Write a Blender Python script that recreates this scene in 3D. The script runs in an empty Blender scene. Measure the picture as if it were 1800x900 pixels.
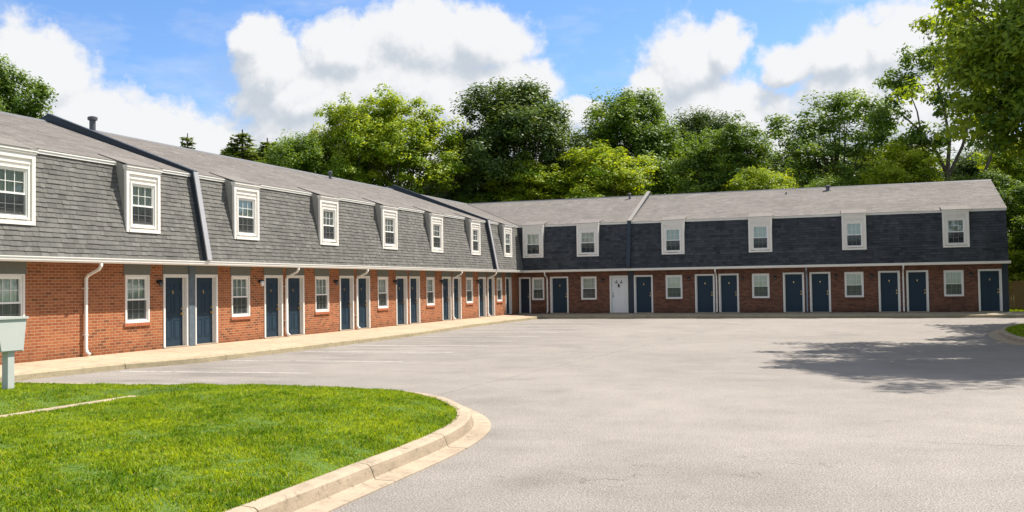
import bpy, bmesh, math, random
import numpy as np
from mathutils import Matrix, Vector
R_ = math.radians
sc = bpy.context.scene
# ------------------------------------------------------------------ camera
cam_d = bpy.data.cameras.new('camera'); cam = bpy.data.objects.new('camera', cam_d)
sc.collection.objects.link(cam); sc.camera = cam
rt = Vector((0.9408464, 0.3385171, -0.0146326)); up = Vector((0.0241485, -0.0239158, 0.9994223)); fw = Vector((-0.3379716, 0.9406562, 0.0306758))
m = Matrix.Identity(4)
for i in range(3):
    m[i][0] = rt[i]; m[i][1] = up[i]; m[i][2] = -fw[i]
CAM = Vector((18.785, -53.291, 1.678))
m.translation = CAM
cam.matrix_world = m
cam_d.sensor_width = 36; cam_d.lens = 33.56; cam_d.clip_start = 0.1; cam_d.clip_end = 3000
# ------------------------------------------------------------------ light
SUN_AZ, SUN_EL = 45.0, 57.0            # azimuth measured from +x towards +y
SUN_STR, SKY_STR, EXPOSURE = 4.9, 0.088, 0.86
sd = Vector((math.cos(R_(SUN_EL))*math.cos(R_(SUN_AZ)), math.cos(R_(SUN_EL))*math.sin(R_(SUN_AZ)), math.sin(R_(SUN_EL))))
sl = bpy.data.lights.new('sun', 'SUN'); sun = bpy.data.objects.new('sun', sl); sc.collection.objects.link(sun)
sl.energy = SUN_STR; sl.angle = R_(0.53); sl.color = (1.0, 0.945, 0.865)
sun.rotation_euler = sd.to_track_quat('Z', 'Y').to_euler(); sun.location = (30, 20, 50)
vs = sc.view_settings
vs.view_transform = 'Standard'; vs.look = 'None'; vs.gamma = 1; vs.exposure = EXPOSURE; vs.use_curve_mapping = False
sc.cycles.max_bounces = 6; sc.cycles.transparent_max_bounces = 12
sc.cycles.sample_clamp_indirect = 6

# ------------------------------------------------------------------ node helpers
class NT:
    def __init__(s, tree): s.t = tree; s.n = tree.nodes; s.l = tree.links
    def node(s, typ, **kw):
        nd = s.n.new(typ)
        for k, v in kw.items(): setattr(nd, k, v)
        return nd
    def put(s, sock, v):
        if isinstance(v, bpy.types.NodeSocket): s.l.new(v, sock)
        elif v is not None:
            if sock.type == 'RGBA' and isinstance(v, (tuple, list)) and len(v) == 3: v = (*v, 1)
            sock.default_value = v
    def math(s, op, a, b=None, c=None, clamp=False):
        nd = s.node('ShaderNodeMath', operation=op, use_clamp=clamp)
        s.put(nd.inputs[0], a)
        if b is not None: s.put(nd.inputs[1], b)
        if c is not None: s.put(nd.inputs[2], c)
        return nd.outputs[0]
    def vmath(s, op, a, b=None, out=0, scale=None):
        nd = s.node('ShaderNodeVectorMath', operation=op)
        s.put(nd.inputs[0], a)
        if b is not None: s.put(nd.inputs[1], b)
        if scale is not None: s.put(nd.inputs['Scale'], scale)
        return nd.outputs[out]
    def mix(s, f, a, b, blend='MIX'):
        nd = s.node('ShaderNodeMix', data_type='RGBA', blend_type=blend)
        s.put(nd.inputs['Factor'], f); s.put(nd.inputs['A'], a) if False else None
        s.put(nd.inputs[6], a); s.put(nd.inputs[7], b)
        return nd.outputs[2]
    def ramp(s, f, lo, hi, a=0.0, b=1.0, smooth=False):
        nd = s.node('ShaderNodeMapRange', clamp=True)
        if smooth: nd.interpolation_type = 'SMOOTHSTEP'
        s.put(nd.inputs[0], f); s.put(nd.inputs[1], lo); s.put(nd.inputs[2], hi); s.put(nd.inputs[3], a); s.put(nd.inputs[4], b)
        return nd.outputs[0]
    def noise(s, vec, scale, detail=4, rough=0.55, dist=0.0, out=0):
        nd = s.node('ShaderNodeTexNoise'); s.put(nd.inputs['Vector'], vec)
        nd.inputs['Scale'].default_value = scale; nd.inputs['Detail'].default_value = detail
        nd.inputs['Roughness'].default_value = rough; nd.inputs['Distortion'].default_value = dist
        return nd.outputs[out]
    def sep(s, v):
        nd = s.node('ShaderNodeSeparateXYZ'); s.put(nd.inputs[0], v); return nd.outputs
    def comb(s, x, y, z):
        nd = s.node('ShaderNodeCombineXYZ'); s.put(nd.inputs[0], x); s.put(nd.inputs[1], y); s.put(nd.inputs[2], z); return nd.outputs[0]

# ------------------------------------------------------------------ sky: Nishita air with cumulus at fixed sky directions
w = bpy.data.worlds.new('World'); sc.world = w; w.use_nodes = True
w.node_tree.nodes.clear(); N = NT(w.node_tree)
sky = N.node('ShaderNodeTexSky', sky_type='NISHITA'); sky.sun_disc = False
sky.sun_elevation = R_(SUN_EL); sky.sun_rotation = R_(90 - SUN_AZ); sky.air_density = 1.0; sky.dust_density = 0.6; sky.ozone_density = 1.5
CL = [(-46.9,11.6,3.5,3.0),(-43.6,8.6,4.0,2.8),(-39.4,7.9,4.0,2.5),(-47.5,7.7,5.4,4.5),(-36.0,8.0,1.9,1.3),(-34.7,14.5,1.6,1.4),(-33.8,12.7,2.3,1.9),(-29.8,13.8,2.7,2.1),
 (-25.1,14.9,3.8,2.6),(-21.3,14.9,3.4,2.1),(-31.1,11.0,5.0,2.1),(-25.8,11.9,5.8,2.6),(-19.6,12.1,2.9,1.7),(-28.5,8.6,8.7,2.7),(-15.5,10.5,1.7,0.8),(-19.6,9.2,4.1,2.0),
 (-11.3,11.7,1.4,1.6),(-9.1,12.8,2.7,2.8),(-6.9,13.7,1.6,1.8),(-7.8,9.5,5.3,2.6),(-3.2,12.5,1.7,1.5),(-0.4,12.8,2.8,2.2),(3.2,12.9,3.2,2.2),(1.9,9.5,5.9,2.8),(7.7,12.0,4.1,3.2),(-16.3,6.5,34.0,2.9),
 (-70,13,11,5),(-95,10,9,4),(28,11,9,4),(52,14,10,6),(85,9,14,4),(130,13,16,6),(180,10,20,5),(-130,12,14,6),(15,30,10,5),(-60,34,12,6),(90,40,16,7),(-150,35,15,6)]
gt = bpy.data.node_groups.new('cloud_density', 'ShaderNodeTree')
gt.interface.new_socket('Az', in_out='INPUT', socket_type='NodeSocketFloat'); gt.interface.new_socket('El', in_out='INPUT', socket_type='NodeSocketFloat')
gt.interface.new_socket('D', in_out='OUTPUT', socket_type='NodeSocketFloat'); gt.interface.new_socket('Fine', in_out='OUTPUT', socket_type='NodeSocketFloat')
G = NT(gt); gi = G.node('NodeGroupInput'); go = G.node('NodeGroupOutput')
az0, el0 = gi.outputs['Az'], gi.outputs['El']
pv = G.comb(az0, el0, 0.0)
warp = G.vmath('SUBTRACT', G.noise(pv, 0.22, 3, 0.5, out=1), (0.5, 0.5, 0.5))
pw = G.vmath('ADD', pv, G.vmath('SCALE', warp, scale=3.2))
warp2 = G.vmath('SUBTRACT', G.noise(pv, 0.9, 3, 0.6, out=1), (0.5, 0.5, 0.5))
pw = G.vmath('ADD', pw, G.vmath('SCALE', warp2, scale=1.1))
o = G.sep(pw); D = None
for (a, e, ra, re_) in CL:
    vx = G.vmath('MULTIPLY_ADD' if False else 'SUBTRACT', pw, (a, e, 0)); vx = G.vmath('MULTIPLY', vx, (1/ra, 1/re_, 0))
    d = G.math('SUBTRACT', 1.0, G.vmath('LENGTH', vx, out=1))
    D = d if D is None else G.math('SMOOTH_MAX', D, d, 0.12)
f1 = G.noise(pv, 0.75, 7, 0.62)
D = G.math('ADD', G.math('MULTIPLY_ADD', G.math('SUBTRACT', f1, 0.5), 0.80, D), 0.10)
hi = G.math('MULTIPLY', G.math('SUBTRACT', G.noise(G.vmath('MULTIPLY', pv, (0.5, 1.0, 1.0)), 0.07, 5, 0.6), 0.42), G.ramp(el0, 18, 24, 0.0, 2.2))  # unseen high clouds added out of view to neutralise the blue fill
D = G.math('MAXIMUM', D, G.math('SUBTRACT', hi, G.ramp(el0, 18, 24, 5.0, 0.0)))
G.l.new(D, go.inputs['D']); G.l.new(f1, go.inputs['Fine'])
tc = N.node('ShaderNodeTexCoord'); ds = N.sep(tc.outputs['Generated'])
az = N.math('MULTIPLY', N.math('ARCTAN2', ds[0], ds[1]), 57.29578); el = N.math('MULTIPLY', N.math('ARCSINE', ds[2]), 57.29578)
def cg(da, de):
    g = N.node('ShaderNodeGroup'); g.node_tree = gt
    N.put(g.inputs[0], N.math('ADD', az, da)); N.put(g.inputs[1], N.math('ADD', el, de)); return g.outputs
c0 = cg(0.0, 0.0); c1 = cg(0.5, 0.9); c2 = cg(0.9, 2.2)
alpha = N.ramp(c0[0], -0.14, 0.30, smooth=True)
wisp = N.ramp(N.noise(N.comb(az, N.math('MULTIPLY', el, 2.5), 3.0), 0.12, 6, 0.6), 0.52, 0.8, 0.0, 0.45)
alpha = N.math('MAXIMUM', alpha, wisp)
lit = N.math('ADD', N.math('MULTIPLY', N.math('SUBTRACT', c0[0], c1[0]), 0.9), N.math('MULTIPLY', N.math('SUBTRACT', c0[0], c2[0]), 0.55))
lit = N.ramp(lit, -0.62, 0.42, 0.0, 1.0, smooth=True)
lowhaze = N.ramp(el, 2.0, 9.0, 1.0, 0.0)
lit = N.math('MAXIMUM', lit, N.math('MULTIPLY', lowhaze, 0.75))
ccol = N.mix(lit, (3.7, 4.05, 4.5), (5.75, 5.8, 5.9))
skyc = N.node('ShaderNodeHueSaturation'); skyc.inputs['Saturation'].default_value = 1.12; skyc.inputs['Value'].default_value = 1.0
N.put(skyc.inputs['Color'], sky.outputs[0])
skm = N.mix(1.0, skyc.outputs[0], (0.84, 0.98, 1.20), 'MULTIPLY')
up_mask = N.ramp(el, -1.0, 0.5)
final = N.mix(N.math('MULTIPLY', alpha, up_mask), skm, ccol)
bg = N.node('ShaderNodeBackground'); bg.inputs['Strength'].default_value = SKY_STR; N.put(bg.inputs['Color'], final)
wo = N.node('ShaderNodeOutputWorld'); N.l.new(bg.outputs[0], wo.inputs[0])

# ------------------------------------------------------------------ materials
def mat(name, build):
    mt = bpy.data.materials.new(name); mt.use_nodes = True; mt.node_tree.nodes.clear()
    k = NT(mt.node_tree); out = k.node('ShaderNodeOutputMaterial')
    b = k.node('ShaderNodeBsdfPrincipled'); b.inputs['Specular IOR Level'].default_value = 0.3
    sh = build(k, b); k.l.new(sh if sh else b.outputs[0], out.inputs[0])
    return mt
def uvw(k): return k.node('ShaderNodeUVMap').outputs[0]
def pos(k): return k.node('ShaderNodeNewGeometry').outputs['Position']
def var(k): return k.node('ShaderNodeAttribute', attribute_name='var').outputs['Fac']
def bump(k, b, h, strength=0.4, dist=0.01):
    n = k.node('ShaderNodeBump'); n.inputs['Strength'].default_value = strength; n.inputs['Distance'].default_value = dist
    k.put(n.inputs['Height'], h); k.l.new(n.outputs[0], b.inputs['Normal'])
def plain(name, col, rough=0.5, var_amt=0.12, scale=6, spec=0.3, metal=0.0, bmp=0.0):
    def f(k, b):
        p = pos(k); n = k.noise(p, scale, 5, 0.6); n2 = k.noise(p, scale*0.12, 3)
        v = k.math('ADD', k.math('MULTIPLY', k.math('SUBTRACT', n, 0.5), var_amt*2), k.math('MULTIPLY_ADD', k.math('SUBTRACT', n2, 0.5), var_amt*1.6, 1.0))
        k.put(b.inputs['Base Color'], k.vmath('SCALE', tuple(col), scale=v))
        b.inputs['Roughness'].default_value = rough; b.inputs['Metallic'].default_value = metal; b.inputs['Specular IOR Level'].default_value = spec
        if bmp: bump(k, b, n, bmp, 0.005)
    return mat(name, f)

def brick_build(c1, c2, mortar, dark_bias):
    def f(k, b):
        uv = uvw(k)
        # slight waviness so courses are not machine perfect
        wv = k.vmath('SCALE', k.vmath('SUBTRACT', k.noise(uv, 3.0, 3, out=1), (0.5, 0.5, 0.5)), scale=0.012)
        uv2 = k.vmath('ADD', uv, wv)
        br = k.node('ShaderNodeTexBrick'); k.put(br.inputs['Vector'], uv2)
        br.inputs['Scale'].default_value = 1; br.inputs['Brick Width'].default_value = 0.215; br.inputs['Row Height'].default_value = 0.0765
        br.inputs['Mortar Size'].default_value = 0.0075; br.inputs['Mortar Smooth'].default_value = 0.25; br.inputs['Bias'].default_value = 0
        k.put(br.inputs['Color1'], (0, 0, 0)); k.put(br.inputs['Color2'], (1, 1, 1)); k.put(br.inputs['Mortar'], (0.5, 0.5, 0.5))
        rnd = br.outputs['Color']; isM = br.outputs['Fac']
        big = k.noise(uv, 0.35, 3); fine = k.noise(uv, 40, 3)
        col = k.mix(k.ramp(rnd, 0.0, 1.0), c1, c2)
        dk = k.ramp(k.math('ADD', rnd, k.math('MULTIPLY', k.math('SUBTRACT', big, 0.5), 1.2)), dark_bias, dark_bias+0.10)
        col = k.mix(k.math('MULTIPLY', dk, 0.7), col, (c1[0]*0.38, c1[1]*0.42, c1[2]*0.5))
        col = k.vmath('SCALE', col, scale=k.ramp(fine, 0.2, 0.8, 0.82, 1.15))
        col = k.mix(isM, col, mortar)
        uz = k.sep(uv)[1]; grime = k.ramp(k.math('ADD', uz, k.math('MULTIPLY', k.noise(uv, 2.5, 4, 0.7), -0.55)), -0.30, 0.12, 0.68, 1.0); strk = k.ramp(k.noise(k.vmath('MULTIPLY', uv, (3.0, 0.25, 1)), 1.0, 4, 0.6), 0.52, 0.72, 1.0, 0.82)
        ov = k.math('MULTIPLY', k.ramp(big, 0.3, 0.75, 0.86, 1.1), k.math('MULTIPLY', grime, strk))
        k.put(b.inputs['Base Color'], k.vmath('SCALE', col, scale=ov)); b.inputs['Roughness'].default_value = 0.88
        h = k.math('SUBTRACT', k.math('MULTIPLY', fine, 0.25), isM)
        bump(k, b, h, 0.7, 0.006)
    return f
M = {}
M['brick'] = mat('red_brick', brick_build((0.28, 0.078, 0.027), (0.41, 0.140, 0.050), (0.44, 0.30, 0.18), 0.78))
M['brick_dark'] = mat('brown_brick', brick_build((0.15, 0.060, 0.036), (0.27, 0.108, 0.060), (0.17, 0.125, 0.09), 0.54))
def shingle(ca, cb, rough=0.9):
    def f(k, b):
        uv = uvw(k); v = var(k); n = k.noise(uv, 30, 4, 0.65); n2 = k.noise(uv, 0.5, 4); st = k.noise(k.vmath('MULTIPLY', uv, (2.5, 0.35, 1)), 1.0, 4)
        f_ = k.math('ADD', k.math('MULTIPLY', v, 0.7), k.math('ADD', k.math('MULTIPLY', k.math('SUBTRACT', n2, 0.5), 0.9), k.math('MULTIPLY', k.math('SUBTRACT', st, 0.5), 0.6)), clamp=True)
        col = k.mix(f_, ca, cb)
        k.put(b.inputs['Base Color'], k.vmath('SCALE', col, scale=k.ramp(n, 0.25, 0.75, 0.75, 1.2)))
        b.inputs['Roughness'].default_value = rough; b.inputs['Specular IOR Level'].default_value = 0.2
        bump(k, b, n, 0.5, 0.006)
    return f
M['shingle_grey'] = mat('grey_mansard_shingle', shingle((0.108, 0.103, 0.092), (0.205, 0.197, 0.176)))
M['shingle_shaded'] = mat('shade_darkened_shingle', shingle((0.032, 0.037, 0.042), (0.088, 0.095, 0.102)))  # same shingle as the grey with the far wing's shade put into the colour
M['roof'] = mat('grey_brown_roof_shingle', shingle((0.155, 0.140, 0.125), (0.245, 0.223, 0.202)))
M['white'] = plain('aged_white_paint', (0.74, 0.72, 0.66), 0.5, 0.10, 5, bmp=0.08)
M['cream'] = plain('cream_dormer_paint', (0.76, 0.72, 0.65), 0.5, 0.10, 5, bmp=0.1)
M['sash'] = plain('white_sash', (0.78, 0.77, 0.72), 0.45, 0.04, 5)
M['cheek'] = plain('weathered_cheek_board', (0.30, 0.285, 0.255), 0.7, 0.15, 6)
M['navy_trim'] = plain('navy_painted_trim', (0.030, 0.040, 0.052), 0.5, 0.2, 8, bmp=0.2)
M['pier'] = plain('blue_grey_pier_paint', (0.10, 0.13, 0.15), 0.6, 0.45, 9, bmp=0.4)
M['lintel'] = plain('grey_green_board', (0.15, 0.155, 0.135), 0.7, 0.15, 6)
M['door'] = plain('navy_door_paint', (0.016, 0.036, 0.056), 0.5, 0.14, 3, 0.25)
M['door_white'] = plain('white_door_paint', (0.72, 0.72, 0.70), 0.4, 0.04, 4, 0.4)
M['storm'] = plain('dark_storm_door', (0.02, 0.035, 0.05), 0.25, 0.1, 3, 0.5)
M['brass'] = plain('brass', (0.72, 0.5, 0.2), 0.3, 0.05, 5, 0.5, 1.0)
M['black'] = plain('black_metal', (0.02, 0.02, 0.02), 0.45, 0.1, 5)
M['capmetal'] = plain('pale_metal_flashing', (0.34, 0.335, 0.34), 0.45, 0.12, 6, 0.5)
M['coping_grey'] = plain('grey_coping', (0.22, 0.205, 0.185), 0.7, 0.15, 6)
M['soffit'] = plain('soffit_board', (0.26, 0.245, 0.215), 0.7, 0.08, 3)
M['vent'] = plain('galvanised_vent', (0.10, 0.10, 0.11), 0.5, 0.2, 9, 0.5, 0.3)
M['mail'] = plain('pale_grey_mailbox_paint', (0.47, 0.485, 0.45), 0.35, 0.05, 6, 0.5)
def blind(k, b):
    uv = uvw(k); s = k.sep(uv)
    fold = k.math('SINE', k.math('MULTIPLY_ADD', k.noise(uv, 4, 3), 6.0, k.math('MULTIPLY', s[0], 60)))
    sl_ = k.ramp(fold, -1, 1, 0.86, 1.0)
    col = k.mix(var(k), (0.62, 0.64, 0.54), (0.86, 0.86, 0.76))
    k.put(b.inputs['Base Color'], k.vmath('SCALE', col, scale=sl_)); b.inputs['Roughness'].default_value = 0.9
M['curtain'] = mat('pale_curtain', blind)
def glass(k, b):
    g = k.node('ShaderNodeBsdfGlossy'); g.inputs['Roughness'].default_value = 0.02; k.put(g.inputs['Color'], (0.9, 0.95, 0.95))
    nb = k.node('ShaderNodeBump'); nb.inputs['Strength'].default_value = 0.05; nb.inputs['Distance'].default_value = 0.02
    k.put(nb.inputs['Height'], k.noise(pos(k), 2.5, 2)); k.l.new(nb.outputs[0], g.inputs['Normal'])
    t = k.node('ShaderNodeBsdfTransparent'); k.put(t.inputs['Color'], (0.86, 0.90, 0.88))
    fr = k.node('ShaderNodeFresnel'); fr.inputs['IOR'].default_value = 1.6
    mx = k.node('ShaderNodeMixShader'); k.put(mx.inputs[0], k.math('ADD', fr.outputs[0], 0.06)); k.l.new(t.outputs[0], mx.inputs[1]); k.l.new(g.outputs[0], mx.inputs[2])
    return mx.outputs[0]
M['glass'] = mat('window_glass', glass)
def screen(k, b):
    t = k.node('ShaderNodeBsdfTransparent'); d = k.node('ShaderNodeBsdfDiffuse'); k.put(d.inputs['Color'], (0.05, 0.055, 0.055))
    mx = k.node('ShaderNodeMixShader'); mx.inputs[0].default_value = 0.55; k.l.new(t.outputs[0], mx.inputs[1]); k.l.new(d.outputs[0], mx.inputs[2]); return mx.outputs[0]
M['screen'] = mat('insect_screen_mesh', screen)
def asphalt(k, b):
    p = pos(k); s = k.sep(p)
    fine = k.noise(p, 55, 4, 0.7); grit = k.node('ShaderNodeTexVoronoi'); k.put(grit.inputs['Vector'], p); grit.inputs['Scale'].default_value = 48
    mid = k.noise(p, 1.3, 5, 0.65); big = k.noise(p, 0.16, 4, 0.6, 0.6); st = k.noise(k.vmath('MULTIPLY', p, (0.35, 1.6, 1)), 0.8, 4, 0.6)
    v = k.math('MULTIPLY', k.ramp(fine, 0.3, 0.7, 0.42, 1.60), k.ramp(mid, 0.25, 0.75, 0.88, 1.10))
    v = k.math('MULTIPLY', v, k.ramp(big, 0.25, 0.75, 0.88, 1.07))
    v = k.math('MULTIPLY', v, k.ramp(grit.outputs['Distance'], 0.0, 0.55, 1.14, 0.80))
    # worn darker stains where cars stand along the left wing
    park = k.math('MULTIPLY', k.ramp(s[0], 2.2, 4.5), k.ramp(s[0], 7.0, 10.0, 1.0, 0.0))
    v = k.math('MULTIPLY', v, k.math('SUBTRACT', 1.0, k.math('MULTIPLY', park, k.ramp(st, 0.45, 0.75, 0.0, 0.34))))
    stain = k.noise(p, 0.42, 4, 0.6); v = k.math('MULTIPLY', v, k.ramp(stain, 0.58, 0.74, 1.0, 0.80)); oil = k.noise(p, 2.6, 3, 0.5); v = k.math('MULTIPLY', v, k.ramp(oil, 0.70, 0.80, 1.0, 0.72))
    # cracks
    pd = k.vmath('ADD', p, k.vmath('SCALE', k.vmath('SUBTRACT', k.noise(p, 0.9, 4, 0.6, out=1), (0.5,)*3), scale=1.6))
    vo = k.node('ShaderNodeTexVoronoi', feature='DISTANCE_TO_EDGE'); k.put(vo.inputs['Vector'], pd); vo.inputs['Scale'].default_value = 0.17
    cm = k.math('MULTIPLY', k.ramp(vo.outputs['Distance'], 0.0, 0.0018, 1.0, 0.0), k.ramp(k.noise(p, 0.35, 2), 0.5, 0.58))
    wob = k.math('MULTIPLY', k.math('SUBTRACT', k.noise(p, 0.8, 4), 0.5), 0.30)
    def seam(expr, wd, x0=None, x1=None):
        q = k.math('ABSOLUTE', k.math('ADD', expr, wob)); r = k.ramp(q, wd*0.4, wd, 1.0, 0.0)
        if x0 is not None: r = k.math('MULTIPLY', r, k.math('MULTIPLY', k.ramp(s[0], x0, x0+0.4), k.ramp(s[0], x1-1, x1, 1.0, 0.0)))
        return r
    s1 = seam(k.math('ADD', s[1], 41.05), 0.014, 14.0, 15.9); s1b = seam(k.math('ADD', s[1], 41.15), 0.014, 19.2, 24.0)
    s2 = seam(k.math('ADD', k.math('MULTIPLY_ADD', s[0], 0.13, s[1]), 31.0), 0.03, 6.0, 18.0)
    s3 = seam(k.math('ADD', k.math('MULTIPLY_ADD', s[1], -0.06, s[0]), -14.1), 0.03)
    cr = k.math('MAXIMUM', k.math('MAXIMUM', cm, k.math('MAXIMUM', s1, s1b)), k.math('MULTIPLY', k.math('MAXIMUM', s2, s3), 0.6))
    cr = k.math('MULTIPLY', cr, k.ramp(k.noise(p, 5, 2), 0.3, 0.55, 0.3, 1.0))
    col = k.mix(big, (0.268, 0.240, 0.212), (0.308, 0.278, 0.247))
    col = k.vmath('SCALE', col, scale=v)
    col = k.mix(k.math('MULTIPLY', cr, 0.62), col, (0.07, 0.065, 0.055))
    k.put(b.inputs['Base Color'], col); b.inputs['Roughness'].default_value = 0.93; b.inputs['Specular IOR Level'].default_value = 0.2
    bump(k, b, k.math('ADD', k.math('SUBTRACT', fine, grit.outputs['Distance']), k.math('MULTIPLY', cr, -1.5)), 0.55, 0.012)
M['asphalt'] = mat('weathered_asphalt', asphalt)
def conc(c1, c2):
    def f(k, b):
        p = pos(k); n = k.noise(p, 45, 4, 0.7); m_ = k.noise(p, 2.2, 5, 0.65); big = k.noise(p, 0.4, 3)
        col = k.mix(m_, c1, c2); v = k.math('MULTIPLY', k.ramp(n, 0.25, 0.75, 0.82, 1.14), k.ramp(big, 0.3, 0.7, 0.9, 1.08))
        g = k.node('ShaderNodeNewGeometry'); nz = k.sep(g.outputs['Normal'])[2]
        spots = k.ramp(k.noise(p, 9, 4, 0.7), 0.56, 0.70, 1.0, 0.62)
        grime = k.math('MULTIPLY', v, k.math('MULTIPLY', spots, k.ramp(k.noise(k.vmath('MULTIPLY', p, (1, 1, 4)), 3, 5, 0.7), 0.45, 0.7, 1.0, 0.78)))
        k.put(b.inputs['Base Color'], k.vmath('SCALE', col, scale=grime)); b.inputs['Roughness'].default_value = 0.9
        bump(k, b, n, 0.4, 0.008)
    return f
M['walk'] = mat('tan_concrete', conc((0.42, 0.30, 0.20), (0.50, 0.37, 0.255)))
M['walk_shaded'] = mat('shade_darkened_concrete', conc((0.28, 0.24, 0.17), (0.38, 0.33, 0.24)))  # darker copy of the tan walk, the building's shade held in its colour
M['kerb'] = mat('kerb_concrete', conc((0.31, 0.24, 0.165), (0.45, 0.36, 0.26)))
M['kerb_face'] = mat('weathered_kerb_face', conc((0.26, 0.22, 0.13), (0.44, 0.36, 0.23)))
def lines(k, b):
    p = pos(k); worn = k.ramp(k.math('ADD', k.noise(p, 6, 5, 0.7), k.math('MULTIPLY', k.noise(p, 0.8, 3), 0.5)), 0.42, 0.78)
    b.inputs['Roughness'].default_value = 0.8; k.put(b.inputs['Base Color'], (0.66, 0.63, 0.57)); k.put(b.inputs['Alpha'], k.math('MULTIPLY', worn, 0.9))
M['paint'] = mat('worn_white_line_paint', lines)
def soil(k, b):
    p = pos(k); n = k.noise(p, 4, 6, 0.7); col = k.mix(n, (0.05, 0.10, 0.015), (0.10, 0.16, 0.03)); k.put(b.inputs['Base Color'], col); b.inputs['Roughness'].default_value = 1
M['lawn'] = mat('lawn_ground', soil)
def ground(k, b):
    p = pos(k); n = k.noise(p, 0.7, 6, 0.7); col = k.mix(n, (0.07, 0.13, 0.02), (0.15, 0.21, 0.05)); k.put(b.inputs['Base Color'], col); b.inputs['Roughness'].default_value = 1
M['ground'] = mat('grassy_ground', ground)
def grassm(k, b):
    p = pos(k); v = var(k); n = k.noise(p, 0.8, 4, 0.6); n2 = k.noise(p, 5, 4, 0.65)
    f_ = k.math('ADD', k.math('MULTIPLY', v, 0.5), k.math('ADD', k.math('MULTIPLY', k.math('SUBTRACT', n, 0.42), 1.5), k.math('MULTIPLY', k.math('SUBTRACT', n2, 0.48), 1.5)), clamp=True)
    col = k.mix(f_, (0.10, 0.215, 0.006), (0.46, 0.56, 0.028))
    dry = k.ramp(v, 0.93, 0.97); col = k.mix(dry, col, (0.42, 0.40, 0.16))
    k.put(b.inputs['Base Color'], col); b.inputs['Roughness'].default_value = 0.55; b.inputs['Specular IOR Level'].default_value = 0.25
    t = k.node('ShaderNodeBsdfTranslucent'); k.put(t.inputs['Color'], k.vmath('MULTIPLY', col, (1.5, 1.3, 0.4)))
    mx = k.node('ShaderNodeMixShader'); mx.inputs[0].default_value = 0.35; k.l.new(b.outputs[0], mx.inputs[1]); k.l.new(t.outputs[0], mx.inputs[2]); return mx.outputs[0]
M['grass'] = mat('grass_blades', grassm)
def leafm(ca, cb, tl=0.35):
    def f(k, b):
        v = var(k); col = k.mix(v, ca, cb)
        k.put(b.inputs['Base Color'], col); b.inputs['Roughness'].default_value = 0.5; b.inputs['Specular IOR Level'].default_value = 0.3
        t = k.node('ShaderNodeBsdfTranslucent'); k.put(t.inputs['Color'], k.vmath('MULTIPLY', col, (1.5, 1.3, 0.5)))
        mx = k.node('ShaderNodeMixShader'); mx.inputs[0].default_value = tl; k.l.new(b.outputs[0], mx.inputs[1]); k.l.new(t.outputs[0], mx.inputs[2]); return mx.outputs[0]
    return f
M['leaf_dark'] = mat('dark_green_leaves', leafm((0.030, 0.068, 0.014), (0.15, 0.22, 0.04), 0.36))
M['leaf_mid'] = mat('mid_green_leaves', leafm((0.045, 0.105, 0.012), (0.20, 0.30, 0.03), 0.43))
M['leaf_bright'] = mat('yellow_green_leaves', leafm((0.09, 0.19, 0.010), (0.42, 0.50, 0.03), 0.48))
M['leaf_near'] = mat('deep_green_leaves', leafm((0.035, 0.095, 0.008), (0.30, 0.40, 0.025), 0.55))
M['leaf_con'] = mat('conifer_needles', leafm((0.06, 0.11, 0.02), (0.17, 0.23, 0.04), 0.3))
M['bark'] = plain('grey_brown_bark', (0.11, 0.085, 0.065), 0.95, 0.3, 9, 0.2, 0, 0.6)
M['wood'] = plain('weathered_fence_wood', (0.30, 0.23, 0.12), 0.9, 0.25, 5, 0.2, 0, 0.4)
M['dark'] = plain('dark_interior', (0.02, 0.02, 0.02), 1.0, 0.05, 5)

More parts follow.
